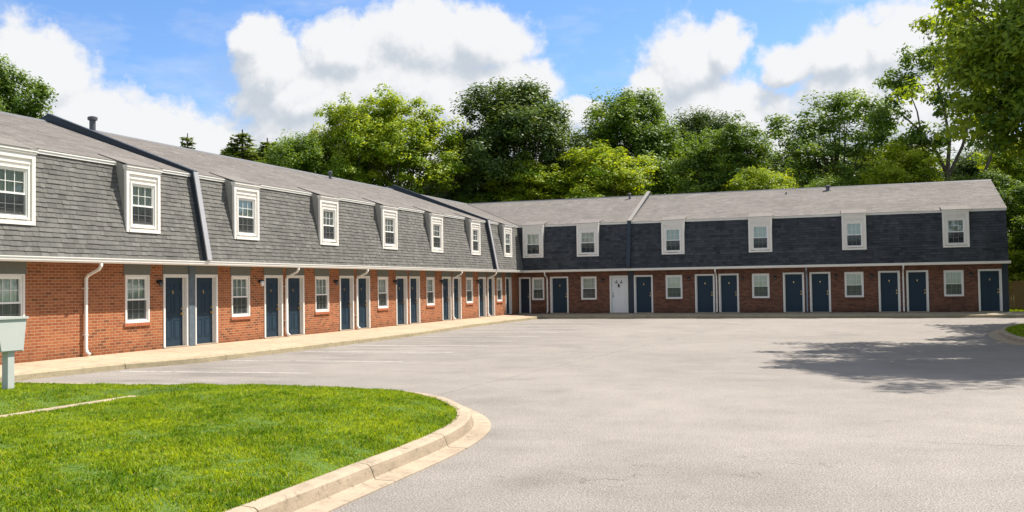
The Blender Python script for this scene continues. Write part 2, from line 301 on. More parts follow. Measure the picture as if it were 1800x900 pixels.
# ------------------------------------------------------------------ mesh helpers
def link(o, parent=None):
    sc.collection.objects.link(o)
    if parent is not None: o.parent = parent
    return o
def props(o, label=None, cat=None, group=None, kind=None):
    if label: o['label'] = label
    if cat: o['category'] = cat
    if group: o['group'] = group
    if kind: o['kind'] = kind
    return o
def empty(name, loc, label, cat, group=None):
    o = bpy.data.objects.new(name, None); o.location = loc; o.empty_display_size = 0.3
    link(o); return props(o, label, cat, group)
class MB:
    def __init__(s): s.v = []; s.f = []; s.uv = []; s.m = []; s.a = []
    def quad(s, pts, uv=None, mi=0, a=0.5):
        i = len(s.v); s.v += [tuple(p) for p in pts]; s.f.append(tuple(range(i, i+len(pts))))
        s.uv += list(uv) if uv else [(0.0, 0.0)]*len(pts); s.m.append(mi); s.a.append(a)
    def hexa(s, P, mi=0, a=0.5):      # P: 8 points, bottom ring then top ring
        for q in ((0,3,2,1),(4,5,6,7),(0,1,5,4),(1,2,6,5),(2,3,7,6),(3,0,4,7)):
            pts = [P[i] for i in q]; A, B, Cc = Vector(pts[0]), Vector(pts[1]), Vector(pts[3])
            lu, lv = (B-A).length, (Cc-A).length
            s.quad(pts, [(0,0),(lu,0),(lu,lv),(0,lv)], mi, a)
    def box(s, x0, x1, y0, y1, z0, z1, mi=0, a=0.5, T=None):
        T = T or (lambda x, y, z: (x, y, z))
        s.hexa([T(x0,y0,z0),T(x1,y0,z0),T(x1,y1,z0),T(x0,y1,z0),T(x0,y0,z1),T(x1,y0,z1),T(x1,y1,z1),T(x0,y1,z1)], mi, a)
    def tube(s, pts, rad, n=8, mi=0, cap=True, sq=False):
        pts = [Vector(p) for p in pts]; rings = []
        if not isinstance(rad, (list, tuple)): rad = [rad]*len(pts)
        for i, p in enumerate(pts):
            d = (pts[min(i+1, len(pts)-1)] - pts[max(i-1, 0)]).normalized()
            ref = Vector((0,0,1)) if abs(d.z) < 0.9 else Vector((1,0,0))
            if sq: ref = Vector((1, 0, 0)) if abs(d.x) < 0.9 else Vector((0, 1, 0))
            a_ = d.cross(ref).normalized(); b_ = d.cross(a_).normalized(); base = len(s.v)
            for j in range(n):
                t = 2*math.pi*(j+0.5)/n; s.v.append(tuple(p + (a_*math.cos(t)+b_*math.sin(t))*rad[i]))
            rings.append(base)
        for i in range(len(rings)-1):
            for j in range(n):
                k2 = (j+1) % n; s.f.append((rings[i]+j, rings[i]+k2, rings[i+1]+k2, rings[i+1]+j)); s.uv += [(0,0)]*4; s.m.append(mi); s.a.append(0.5)
        if cap:
            for b0 in (rings[0], rings[-1]): s.f.append(tuple(b0+j for j in range(n))); s.uv += [(0,0)]*n; s.m.append(mi); s.a.append(0.5)
    def build(s, name, mats, parent=None, smooth=False, recalc=True, loc=None):
        me = bpy.data.meshes.new(name); vv = s.v
        if loc is not None: vv = [(x-loc[0], y-loc[1], z-loc[2]) for x, y, z in vv]
        me.from_pydata(vv, [], s.f)
        ul = me.uv_layers.new(name='UVMap'); ul.data.foreach_set('uv', [c for t in s.uv for c in t])
        at = me.attributes.new('var', 'FLOAT', 'FACE'); at.data.foreach_set('value', s.a)
        for mt in (mats if isinstance(mats, (list, tuple)) else [mats]): me.materials.append(mt)
        me.polygons.foreach_set('material_index', s.m)
        if recalc:
            bm = bmesh.new(); bm.from_mesh(me); bmesh.ops.remove_doubles(bm, verts=bm.verts, dist=1e-5) if smooth else None
            bmesh.ops.recalc_face_normals(bm, faces=bm.faces); bm.to_mesh(me); bm.free()
        if smooth: me.polygons.foreach_set('use_smooth', [True]*len(me.polygons))
        me.update(); o = bpy.data.objects.new(name, me); link(o, parent)
        if loc is not None: o.location = loc
        return o
def wingT(side):
    if side == 'L': return lambda s, o, z: (o, s, z)
    return lambda s, o, z: (s, -o, z)
TL, TR = wingT('L'), wingT('R')
rnd = random.Random(7)

# ------------------------------------------------------------------ ground, asphalt, pavements
ZA, ZK = -0.22, -0.07
g = MB(); g.quad([(-900,-900,ZA-0.02),(900,-900,ZA-0.02),(900,900,ZA-0.02),(-900,900,ZA-0.02)]); props(g.build('ground', M['ground']), kind='structure')
g = MB(); g.quad([(1.2,-120,ZA),(34,-120,ZA),(34,-1.7,ZA),(1.2,-1.7,ZA)]); props(g.build('parking_lot', M['asphalt']), kind='structure')
# left pavement: outer edge follows the photograph's slightly bowed kerb
ed = [(-62,1.75),(-41,1.75),(-37.5,1.8),(-35.4,1.98),(-32.1,2.75),(-27.2,2.85),(-21.5,2.85),(-11,2.14),(-5.2,2.1),(-2.2,2.1)]
def wl(y):
    for (a, b), (c, d) in zip(ed, ed[1:]):
        if a <= y <= c: t = (y-a)/(c-a); t = t*t*(3-2*t); return b+(d-b)*t
    return 2.1
pl = MB(); kf = MB(); y = -62.0
while y < -2.21:
    y1 = min(y+1.52, -2.2); gp = 0.008
    a0, a1 = y+gp, y1-gp
    w0, w1 = wl(a0), wl(a1)
    zz = ZK
    pl.hexa([(-0.05,a0,-0.4),(w0-0.14,a0,-0.4),(w1-0.14,a1,-0.4),(-0.05,a1,-0.4),(-0.05,a0,0.0),(w0-0.14,a0,zz),(w1-0.14,a1,zz),(-0.05,a1,0.0)])
    y = y1
y = -62.0
while y < -2.21:
    y1 = min(y+3.04, -2.2); a0, a1 = y+0.007, y1-0.007
    n = 4
    for i in range(n):
        b0, b1 = a0+(a1-a0)*i/n, a0+(a1-a0)*(i+1)/n
        w0, w1 = wl(b0), wl(b1); j = rnd.uniform(-.006, .006)
        kf.quad([(w0-0.135,b0,ZK-.002),(w0-0.03,b0,ZK-.002),(w1-0.03,b1,ZK-.002),(w1-0.135,b1,ZK-.002)], mi=0)
        kf.quad([(w0-0.03,b0,ZK-.002),(w0,b0,ZK-.03),(w1,b1,ZK-.03),(w1-0.03,b1,ZK-.002)], mi=1)
        kf.quad([(w0,b0,ZK-.03),(w0+.02,b0,-0.4),(w1+.02,b1,-0.4),(w1,b1,ZK-.03)], mi=1)
    y = y1
props(pl.build('pavement_left', M['walk']), kind='structure')
props(kf.build('kerb_left', [M['walk'], M['kerb_face']]), kind='structure')
pl = MB(); kf = MB(); x = -0.05
WR = 2.2
while x < 26.6:
    x1 = min(x+1.6, 26.6); a0, a1 = x+.008, x1-.008
    pl.hexa([(a0,-WR+.14,-.4),(a1,-WR+.14,-.4),(a1,0.05,-.4),(a0,0.05,-.4),(a0,-WR+.14,ZK),(a1,-WR+.14,ZK),(a1,0.05,0),(a0,0.05,0)])
    x = x1
for (a0, a1) in [(2.12, 5.1), (5.115, 8.2), (8.215, 11.3), (11.315, 14.4), (14.415, 17.5), (17.515, 20.6), (20.615, 23.7), (23.715, 26.6)]:
    kf.quad([(a0,-WR+.135,ZK-.002),(a1,-WR+.135,ZK-.002),(a1,-WR+.03,ZK-.002),(a0,-WR+.03,ZK-.002)], mi=0)
    kf.quad([(a0,-WR+.03,ZK-.002),(a1,-WR+.03,ZK-.002),(a1,-WR,ZK-.03),(a0,-WR,ZK-.03)], mi=1)
    kf.quad([(a0,-WR,ZK-.03),(a1,-WR,ZK-.03),(a1,-WR-.02,-.4),(a0,-WR-.02,-.4)], mi=1)
props(pl.build('pavement_right', M['walk_shaded']), kind='structure')
props(kf.build('kerb_right', [M['walk_shaded'], M['kerb_face']]), kind='structure')
# faded bay lines
pm = MB()
for (xa, ya, xb, yb) in [(2.4,-35.16,7.3,-34.68),(3.0,-31.85,7.9,-31.35),(3.2,-28.4,7.9,-28.1),(3.4,-25.5,7.9,-25.2),(3.4,-23.1,7.8,-22.8),(3.3,-20.1,7.8,-19.8),(3.1,-17.1,7.6,-16.9),(2.8,-14.05,7.5,-13.9),(2.6,-11.1,7.4,-10.9),(2.6,-8.1,7.2,-8.0)]:
    n = 12
    for i in range(n):
        t0, t1 = i/n, (i+1)/n
        p0 = (xa+(xb-xa)*t0, ya+(yb-ya)*t0); p1 = (xa+(xb-xa)*t1, ya+(yb-ya)*t1)
        pm.quad([(p0[0],p0[1]-.04,ZA+.004),(p1[0],p1[1]-.04,ZA+.004),(p1[0],p1[1]+.04,ZA+.004),(p0[0],p0[1]+.04,ZA+.004)])
props(pm.build('bay_markings', M['paint']), kind='structure')

# ------------------------------------------------------------------ lawn islands
def catmull(P, n=6):
    out = []
    for i in range(len(P)-1):
        p0 = P[max(i-1,0)]; p1 = P[i]; p2 = P[i+1]; p3 = P[min(i+2,len(P)-1)]
        for j in range(n):
            t = j/n; f = lambda a,b,c,d: 0.5*((2*b)+(-a+c)*t+(2*a-5*b+4*c-d)*t*t+(-a+3*b-3*c+d)*t**3)
            out.append((f(p0[0],p1[0],p2[0],p3[0]), f(p0[1],p1[1],p2[1],p3[1])))
    out.append(P[-1]); return out
def kerb_sweep(path, name, label=None, pan=0.215):
    """path: grass edge, outward = right hand side of travel"""
    P = [Vector((a, b)) for a, b in path]; L = [0.0]
    for a, b in zip(P, P[1:]): L.append(L[-1]+(b-a).length)
    prof = [(-0.03,-0.35),(-0.03,ZK+.012),(0.015,ZK+.02),(0.125,ZK+.012),(0.158,ZK-.010),(0.172,ZK-.04),(0.20,ZA+.035),(0.215,ZA+.018),(0.215+pan,ZA+.012),(0.215+pan,-0.35)]
    def at(s):
        for i in range(len(L)-1):
            if s <= L[i+1] or i == len(L)-2:
                t = (s-L[i])/(L[i+1]-L[i]); d = (P[i+1]-P[i]).normalized()
                d0 = (P[i]-P[i-1]).normalized() if i > 0 else d; d1 = (P[i+2]-P[i+1]).normalized() if i+2 < len(P) else d
                dd = (d0+d).normalized()*(1-t)+(d+d1).normalized()*t; dd.normalize()
                return P[i].lerp(P[i+1], t), Vector((dd.y, -dd.x))
    k = MB(); s = 0.0
    while s < L[-1]-0.2:
        e = min(s+1.9, L[-1]); n = 10; rings = []
        for i in range(n+1):
            q, nn = at(s+0.007+(e-s-0.014)*i/n); rings.append([(q.x+nn.x*a, q.y+nn.y*a, z) for a, z in prof])
        for r0, r1 in zip(rings, rings[1:]):
            for j in range(len(prof)-1):
                k.quad([r0[j], r0[j+1], r1[j+1], r1[j]], mi=1 if 4 <= j <= 5 else 0)
        k.quad(rings[0], mi=1); k.quad(rings[-1], mi=1)
        s = e
    return props(k.build(name, [M['kerb'], M['kerb_face2']]), kind='structure')
M['kerb_face2'] = mat('stained_kerb_face', conc((0.20, 0.155, 0.10), (0.40, 0.315, 0.22)))
edge = catmull([(1.8,-39.25),(4.0,-39.12),(6.5,-39.0),(9.0,-38.86),(10.6,-38.8),(11.6,-38.95),(12.45,-39.5),(13.15,-40.35),(13.62,-41.15),(13.92,-42.1),(14.07,-43.3),(14.1,-44.8),(14.12,-47.0),(14.12,-52.0),(14.1,-62.0)])
# travel so that the outside (asphalt) is on the right: reverse of clockwise list gives left, so mirror by reversing
def offside(path):
    mid = len(path)//2; a, b = Vector(path[mid]), Vector(path[mid+1]); d = b-a; nn = Vector((d.y, -d.x)); c = Vector((8, -45))
    return path if (a-c).dot(nn) > 0 else path[::-1]
kerb_sweep(offside(edge), 'kerb_island')
poly = np.array(edge + [(1.8, -62.0)])
def inside_dist(px, py, poly):
    """signed distance to polygon (positive inside), numpy"""
    n = len(poly); d = np.full(px.shape, 1e9); ins = np.zeros(px.shape, bool)
    for i in range(n):
        x0, y0 = poly[i]; x1, y1 = poly[(i+1) % n]
        ex, ey = x1-x0, y1-y0; L2 = ex*ex+ey*ey+1e-12
        t = np.clip(((px-x0)*ex+(py-y0)*ey)/L2, 0, 1); d = np.minimum(d, np.hypot(px-x0-t*ex, py-y0-t*ey))
        c = ((y0 > py) != (y1 > py)) & (px < (x1-x0)*(py-y0)/(y1-y0+1e-12)+x0); ins ^= c
    return np.where(ins, d, -d)
def vnoise(x, y, f, seed):
    r = np.random.RandomState(seed); out = np.zeros_like(x)
    for i in range(6):
        a = r.uniform(0, 6.28); k = f*r.uniform(.6, 1.6); out += np.sin((x*math.cos(a)+y*math.sin(a))*k + r.uniform(0, 6.28))
    return out/6
def path_x(y): return 7.55 + 0.10*np.sin((y+41)*0.35)          # centre line of the sunken strip
def lawn_h(x, y, poly=poly):
    d = inside_dist(x, y, poly); ss = lambda t: np.clip(t, 0, 1)**2*(3-2*np.clip(t, 0, 1))
    pd = np.maximum(x-path_x(y)-0.20, path_x(y)-0.04-x); pd = np.where(y > -40.6, pd+np.clip((y+40.6)*4, 0, 3), pd)
    h = ZK-.01 + 0.09*ss(d/0.55) + 0.10*ss(d/2.5)
    h = h + 0.015*vnoise(x, y, 2.0, 3) * ss(d/1.0)
    h = np.where(x < path_x(y), h-0.035, h)
    near = ss(pd/1.5); base = ZK + 0.02 + 0.0*x
    return base*(1-near)+h*near, pd
def grid_lawn(name, poly, hfun, res, x0, x1, y0, y1, material, hole=None):
    nx, ny = int((x1-x0)/res)+1, int((y1-y0)/res)+1
    X, Y = np.meshgrid(np.linspace(x0, x1, nx), np.linspace(y0, y1, ny)); D = inside_dist(X, Y, poly)
    Z = hfun(X, Y); Z = np.where(D < 0, ZA-.1, Z)
    v = np.stack([X.ravel(), Y.ravel(), Z.ravel()], 1); f = []
    for j in range(ny-1):
        for i in range(nx-1):
            if max(D[j, i], D[j+1, i], D[j, i+1], D[j+1, i+1]) > -0.0: f.append((j*nx+i, j*nx+i+1, (j+1)*nx+i+1, (j+1)*nx+i))
    me = bpy.data.meshes.new(name); me.from_pydata(v.tolist(), [], f); me.materials.append(material); me.polygons.foreach_set('use_smooth', [True]*len(f))
    o = bpy.data.objects.new(name, me); link(o); return props(o, kind='structure')
grid_lawn('lawn', poly, lambda X, Y: lawn_h(X, Y)[0], 0.12, 1.7, 14.3, -62, -38.6, M['lawn'])
ws = MB(); ys = np.linspace(-61, -40.6, 60)
for a, b in zip(ys, ys[1:]):
    xa, xb = float(path_x(a)), float(path_x(b)); ws.quad([(xa-.04,a,ZK+.03),(xa+.2,a,ZK+.03),(xb+.2,b,ZK+.03),(xb-.04,b,ZK+.03)])
props(ws.build('path', M['kerb']), kind='structure')
def blades(name, pts, zs, seed, hmin, hmax, wd, label):
    r = np.random.RandomState(seed); n = len(pts)
    patch = np.clip(0.9+0.5*vnoise(pts[:,0], pts[:,1], 4.0, 9)+0.7*vnoise(pts[:,0], pts[:,1], 15.0, 11), 0.4, 1.5)
    h = r.uniform(hmin, hmax, n)*patch; a = r.uniform(0, 2*math.pi, n); ln = r.uniform(0.1, 0.9, n)*h; la = a+math.pi/2+r.uniform(-.8, .8, n)
    w_ = wd*r.uniform(.6, 1.3, n)
    B = np.stack([pts[:,0], pts[:,1], zs-0.006], 1); side = np.stack([np.cos(a), np.sin(a), np.zeros(n)], 1)*w_[:,None]
    lean = np.stack([np.cos(la)*ln, np.sin(la)*ln, np.zeros(n)], 1)
    m1 = B+lean*0.3+np.array([0,0,1])*h[:,None]*0.6; tip = B+lean+np.array([0,0,1])*h[:,None]*np.where(ln/h > .7, .8, 1.0)[:,None]
    V = np.stack([B-side, B+side, m1+side*.75, tip, m1-side*.75], 1).reshape(-1, 3)
    F = np.arange(n*5).reshape(n, 5)
    me = bpy.data.meshes.new(name); me.vertices.add(n*5); me.vertices.foreach_set('co', V.ravel()); me.loops.add(n*5); me.loops.foreach_set('vertex_index', F.ravel().astype(np.int32))
    me.polygons.add(n); me.polygons.foreach_set('loop_start', np.arange(0, n*5, 5, dtype=np.int32))
    try: me.polygons.foreach_set('loop_total', np.full(n, 5, dtype=np.int32))
    except Exception: pass
    me.update(calc_edges=True)
    at = me.attributes.new('var', 'FLOAT', 'FACE'); at.data.foreach_set('value', r.uniform(0, 1, n).astype(np.float32))
    me.materials.append(M['grass']); o = bpy.data.objects.new(name, me); link(o)
    return props(o, label, 'grass', kind='stuff')
r = np.random.RandomState(5)
n = 800000
gx = r.uniform(3.0, 14.3, n); gy = r.uniform(-50.5, -38.6, n)
keep_d = inside_dist(gx, gy, poly); hz, pd = lawn_h(gx, gy)
dc = np.hypot(gx-CAM.x, gy-CAM.y); view = (np.degrees(np.arctan2(gx-CAM.x, gy-CAM.y)) > -54)
kk = (keep_d > 0.0+0.03*vnoise(gx, gy, 9, 4)) & (pd > 0.0+0.04*vnoise(gx, gy, 11, 8)) & view & (r.uniform(0, 1, n) < np.clip(0.55+ (14-dc)/16, 0.45, 1.0))
blades('grass', np.stack([gx[kk], gy[kk]], 1), hz[kk], 6, 0.022, 0.056, 0.0040, 'short bright green grass covering the mounded lawn in the foreground')

# small island on the right with its kerb
isl = catmull([(40,-10.0),(27,-11.9),(24.9,-12.9),(24.1,-14.6),(23.55,-17.0),(23.35,-18.8),(23.3,-21.0),(23.45,-22.6),(24.1,-24.0),(25.3,-25.6),(26.8,-27.3),(29.0,-28.1),(40,-28.3)])
def offside2(path):
    mid = len(path)//2; a, b = Vector(path[mid]), Vector(path[mid+1]); d = b-a; nn = Vector((d.y, -d.x)); c = Vector((30, -18))
    return path if (a-c).dot(nn) > 0 else path[::-1]
kerb_sweep(offside2(isl), 'kerb_side_island', pan=0.3)
poly2 = np.array(isl)
def h2(X, Y):
    d = inside_dist(X, Y, poly2); return ZK-.01+0.10*np.clip(d/1.5, 0, 1)
grid_lawn('lawn_side', poly2, h2, 0.25, 23.0, 34, -28.5, -10.0, M['lawn'])
n = 60000; gx = r.uniform(23.2, 28.5, n); gy = r.uniform(-28, -11, n); dd = inside_dist(gx, gy, poly2); kk = dd > 0
blades('grass', np.stack([gx[kk], gy[kk]], 1), h2(gx[kk], gy[kk]), 8, 0.04, 0.09, 0.012, 'shaded grass on the small kerbed island at the right edge')
n = 60000; gx = r.uniform(26.7, 34, n); gy = r.uniform(-1.5, 10.2, n)
blades('grass', np.stack([gx, gy], 1), np.full(n, ZA-.02+.0)+0*gx, 12, 0.06, 0.13, 0.02, 'sunlit grass between the end of the building and the wooden fence')

# ------------------------------------------------------------------ apartment building
bld = empty('apartment_building', (0, 0, 0), 'L-shaped two-storey brick apartment building with shingled mansards and rows of navy doors', 'building')
XE, YE = 25.95, -46.0
MB0, MT0 = (0.50, 2.52), (0.0, 5.10)      # mansard foot and head: (offset, z)
SL = (7.14-5.2)/5.5
def mo(z): return MB0[0]+(z-MB0[1])/(MT0[1]-MB0[1])*(MT0[0]-MB0[0])
WL = [(-43.3,-42.35),(-36.6,-35.67),(-32.32,-31.37),(-27.6,-26.62),(-22.57,-21.6),(-17.66,-16.74),(-12.85,-11.96),(-8.05,-7.15),(-3.6,-2.78)]
DLf = [(-39.3,-38.2),(-30.79,-29.71),(-29.41,-28.31),(-25.80,-24.70),(-24.45,-23.33),(-20.80,-19.70),(-19.42,-18.36),(-15.98,-14.90),(-14.66,-13.59),(-11.07,-9.99),(-9.79,-8.72),(-6.35,-5.28),(-5.03,-3.98),(-2.22,-1.22)]
WRt = [(0.86,1.62),(3.86,4.78),(8.77,9.70),(13.49,14.40),(18.24,19.18),(23.02,23.94)]
DR = [(0.05,0.78),(1.99,3.09),(5.55,6.62),(6.96,8.04),(10.40,11.48),(11.70,12.78),(15.11,16.20),(16.48,17.54),(19.90,20.95),(21.25,22.30),(24.60,25.68)]
WZ = (0.79, 2.12); DZ = 2.07
REC = 0.11
def wall(T, s0, s1, z0, z1, holes, matl, name):
    b = MB(); S = sorted({s0, s1, *[h[0] for h in holes], *[h[1] for h in holes]}); Z = sorted({z0, z1, *[h[2] for h in holes], *[h[3] for h in holes]})
    for a, c in zip(S, S[1:]):
        for d, e in zip(Z, Z[1:]):
            if any(h[0] <= a+1e-6 and c <= h[1]+1e-6 and h[2] <= d+1e-6 and e <= h[3]+1e-6 for h in holes): continue
            b.quad([T(a,0,d),T(c,0,d),T(c,0,e),T(a,0,e)], [(a,d),(c,d),(c,e),(a,e)])
    for h in holes:
        a, c, d, e = h; q = -0.22
        for (p0, p1) in (((a,d),(a,e)),((c,d),(c,e)),((a,e),(c,e)),((a,d),(c,d))):
            b.quad([T(p0[0],0,p0[1]),T(p1[0],0,p1[1]),T(p1[0],q,p1[1]),T(p0[0],q,p0[1])], [(p0[0],p0[1]),(p1[0]+.01,p1[1]),(p1[0]+.2,p1[1]+.2),(p0[0]+.2,p0[1])])
    o = b.build(name, matl, bld, recalc=False); return o
CAS = 0.075
def wall_holes(wins, doors):
    H = [(a+0.055, b-0.055, WZ[0]+.05, WZ[1]-.05) for a, b in wins]
    H += [(a+CAS, b-CAS, -0.02, DZ) for a, b in doors]
    return H
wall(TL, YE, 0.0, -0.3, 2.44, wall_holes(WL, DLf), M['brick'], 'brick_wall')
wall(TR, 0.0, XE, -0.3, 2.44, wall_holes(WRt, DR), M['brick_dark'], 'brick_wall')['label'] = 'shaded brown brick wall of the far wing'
# back and end walls
bw = MB()
def wq(p, q, z0, z1): 
    L = math.dist(p, q); bw.quad([(p[0],p[1],z0),(q[0],q[1],z0),(q[0],q[1],z1),(p[0],p[1],z1)], [(0,z0),(L,z0),(L,z1),(0,z1)])
wq((-11,YE),(-11,11),-.3,5.18); wq((-11,11),(XE,11),-.3,5.18); wq((XE,11),(XE,0),-.3,2.5); wq((-11,YE),(0,YE),-.3,2.5)
bw.build('rear_wall', M['brick'], bld, recalc=False)
ge = MB()
ge.quad([(XE,-0.5,2.45),(XE,11,2.45),(XE,11,5.18),(XE,5.5,7.1),(XE,0.0,5.18)], [(0,0),(11,0),(11,2.7),(5.5,4.6),(0,2.7)], a=0.4)
ge.build('gable_wall', M['shingle_shaded'], bld, recalc=False); ge = MB()
ge.quad([(0.5,YE,2.45),(-11,YE,2.45),(-11,YE,5.18),(-5.5,YE,7.1),(0.0,YE,5.18)], [(0,0),(11,0),(11,2.7),(5.5,4.6),(0,2.7)], a=0.4)
ge.build('gable_wall', M['shingle_shaded'], bld, recalc=False)

def tabs(T, fs0, fs1, name, matl, seed, n_course, foot, head, tabw=(0.17, 0.34), uvs=1.0, lift=0.014, jit=0.012):
    """overlapping shingle tabs between foot (o,z) and head (o,z); fs0/fs1 give the end positions for an (o,z)"""
    rr = random.Random(seed); b = MB()
    f = Vector((foot[0], foot[1])); h = Vector((head[0], head[1])); d = h-f; L = d.length; d /= L; nn = Vector((d.y, -d.x))
    if nn.x < 0 and d.x <= 0 and False: nn = -nn
    if nn.dot(Vector((1, 0.5))) < 0: nn = -nn
    # backing
    q0, q1 = f-nn*0.01, h-nn*0.01
    b.quad([T(fs0(q0.x,q0.y),q0.x,q0.y),T(fs1(q0.x,q0.y),q0.x,q0.y),T(fs1(q1.x,q1.y),q1.x,q1.y),T(fs0(q1.x,q1.y),q1.x,q1.y)], [(0,0),(1,0),(1,1),(0,1)], a=0.1)
    ex = L/n_course
    for c in range(n_course):
        t0 = c*ex; mid = f+d*t0; A, B_ = fs0(mid.x, mid.y), fs1(mid.x, mid.y); s = A - rr.uniform(0, .2)
        rowv = rr.uniform(-.12, .12)
        while s < B_:
            wd = rr.uniform(*tabw); a0, a1 = max(s+.003, A), min(s+wd-.003, B_); s += wd
            if a1-a0 < .02: continue
            tb = t0 - rr.uniform(0, jit); tt = min(t0+ex+0.01, L); lf = lift*rr.uniform(.75, 1.25)
            p0 = f+d*tb+nn*lf; p1 = f+d*tt+nn*0.001; pb = f+d*tb-nn*0.004; v = min(1, max(0, rr.gauss(.5, .22)+rowv))
            b.quad([T(a0,p0.x,p0.y),T(a1,p0.x,p0.y),T(a1,p1.x,p1.y),T(a0,p1.x,p1.y)], [(a0,t0),(a1,t0),(a1,t0+ex),(a0,t0+ex)], a=v)
            b.quad([T(a0,pb.x,pb.y),T(a1,pb.x,pb.y),T(a1,p0.x,p0.y),T(a0,p0.x,p0.y)], [(a0,t0),(a1,t0),(a1,t0+.02),(a0,t0+.02)], a=0.0)
    return b.build(name, matl, bld, recalc=False)
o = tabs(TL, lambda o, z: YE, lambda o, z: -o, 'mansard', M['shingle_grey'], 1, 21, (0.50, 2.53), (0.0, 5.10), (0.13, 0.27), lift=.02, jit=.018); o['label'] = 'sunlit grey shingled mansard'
o = tabs(TR, lambda o, z: o, lambda o, z: XE, 'mansard', M['shingle_shaded'], 2, 19, (0.50, 2.53), (0.0, 5.10), lift=.022); o['label'] = 'shaded mansard, its shingles coloured darker for the shade'
# roofs: eave at offset 0.05 / z 5.19 up to ridge at offset -5.5 / z 7.14
tabs(TL, lambda o, z: YE-.1, lambda o, z: -o, 'roof', M['roof'], 3, 34, (0.07, 5.185), (-5.5, 7.14), (0.25, 0.42), lift=0.007, jit=.004)
tabs(TR, lambda o, z: o, lambda o, z: XE+.05, 'roof', M['roof'], 4, 34, (0.07, 5.185), (-5.5, 7.14), (0.25, 0.42), lift=0.007, jit=.004)
rb = MB()
rb.quad([(-5.5,YE-.1,7.14),(-5.5,5.5,7.14),(-11.1,11.1,5.18),(-11.1,YE-.1,5.18)], [(0,0),(50,0),(50,6),(0,6)])
rb.quad([(-5.5,5.5,7.14),(XE+.05,5.5,7.14),(XE+.05,11.1,5.18),(-11.1,11.1,5.18)], [(0,0),(50,0),(50,6),(0,6)])
rb.build('rear_roof', M['roof'], bld, recalc=False)
rc = MB()   # ridge cap
rc.hexa([(-5.62,YE-.1,7.10),(-5.38,YE-.1,7.10),(-5.38,5.6,7.10),(-5.62,5.6,7.10),(-5.53,YE-.1,7.175),(-5.47,YE-.1,7.175),(-5.47,5.5,7.175),(-5.53,5.5,7.175)])
rc.hexa([(-5.4,5.38,7.10),(XE+.05,5.38,7.10),(XE+.05,5.62,7.10),(-5.4,5.62,7.10),(-5.4,5.47,7.175),(XE+.05,5.47,7.175),(XE+.05,5.53,7.175),(-5.4,5.53,7.175)])
rc.build('ridge_cap', M['vent'], bld)
# valley flashing, fascia at mansard head, gutters, soffits
fz = MB(); fz.box(YE, -0.06, 0.0, 0.055, 5.075, 5.17, T=TL); fz.box(YE, -0.075, 0.055, 0.075, 5.14, 5.172, T=TL); fz.build('eave_trim', M['white'], bld)
fz = MB(); fz.box(0.058, XE+.03, 0.0, 0.055, 5.075, 5.17, T=TR); fz.box(0.077, XE+.03, 0.055, 0.075, 5.14, 5.172, T=TR); fz.build('eave_trim', M['white'], bld)
def gutter(T, a0, a1, b0, b1):
    g_ = MB(); pr = [(0.50,2.535),(0.50,2.40),(0.585,2.40),(0.615,2.44),(0.620,2.50),(0.635,2.505),(0.635,2.53),(0.60,2.53),(0.595,2.425),(0.515,2.42),(0.515,2.535)]
    n_ = 26
    for (p, q) in zip(pr, pr[1:]+pr[:1]):
        for i in range(n_):
            fa = lambda oo, t: (a0 if t == 0 else (a1(oo) if t == 1 else a0+(a1(oo)-a0)*t))
            t0, t1 = i/n_, (i+1)/n_
            g_.quad([T(fa(p[0],t0),p[0],p[1]),T(fa(p[0],t1),p[0],p[1]),T(fa(q[0],t1),q[0],q[1]),T(fa(q[0],t0),q[0],q[1])])
    for s in range(0, 60):      # section joints
        pass
    return g_.build('gutter', M['white'], bld)
gutter(TL, YE, lambda o: -o, 0, 0)
gutter(TR, XE+.08, lambda o: o, 0, 0)
sf = MB()
sf.quad([TL(YE,-.02,2.42),TL(0,-.02,2.42),TL(-.51,.51,2.42),TL(YE,.51,2.42)]); sf.quad([TR(0,-.02,2.421),TR(XE,-.02,2.421),TR(XE,.51,2.421),TR(.51,.51,2.421)]); sf.build('soffit', M['soffit'], bld, recalc=False)

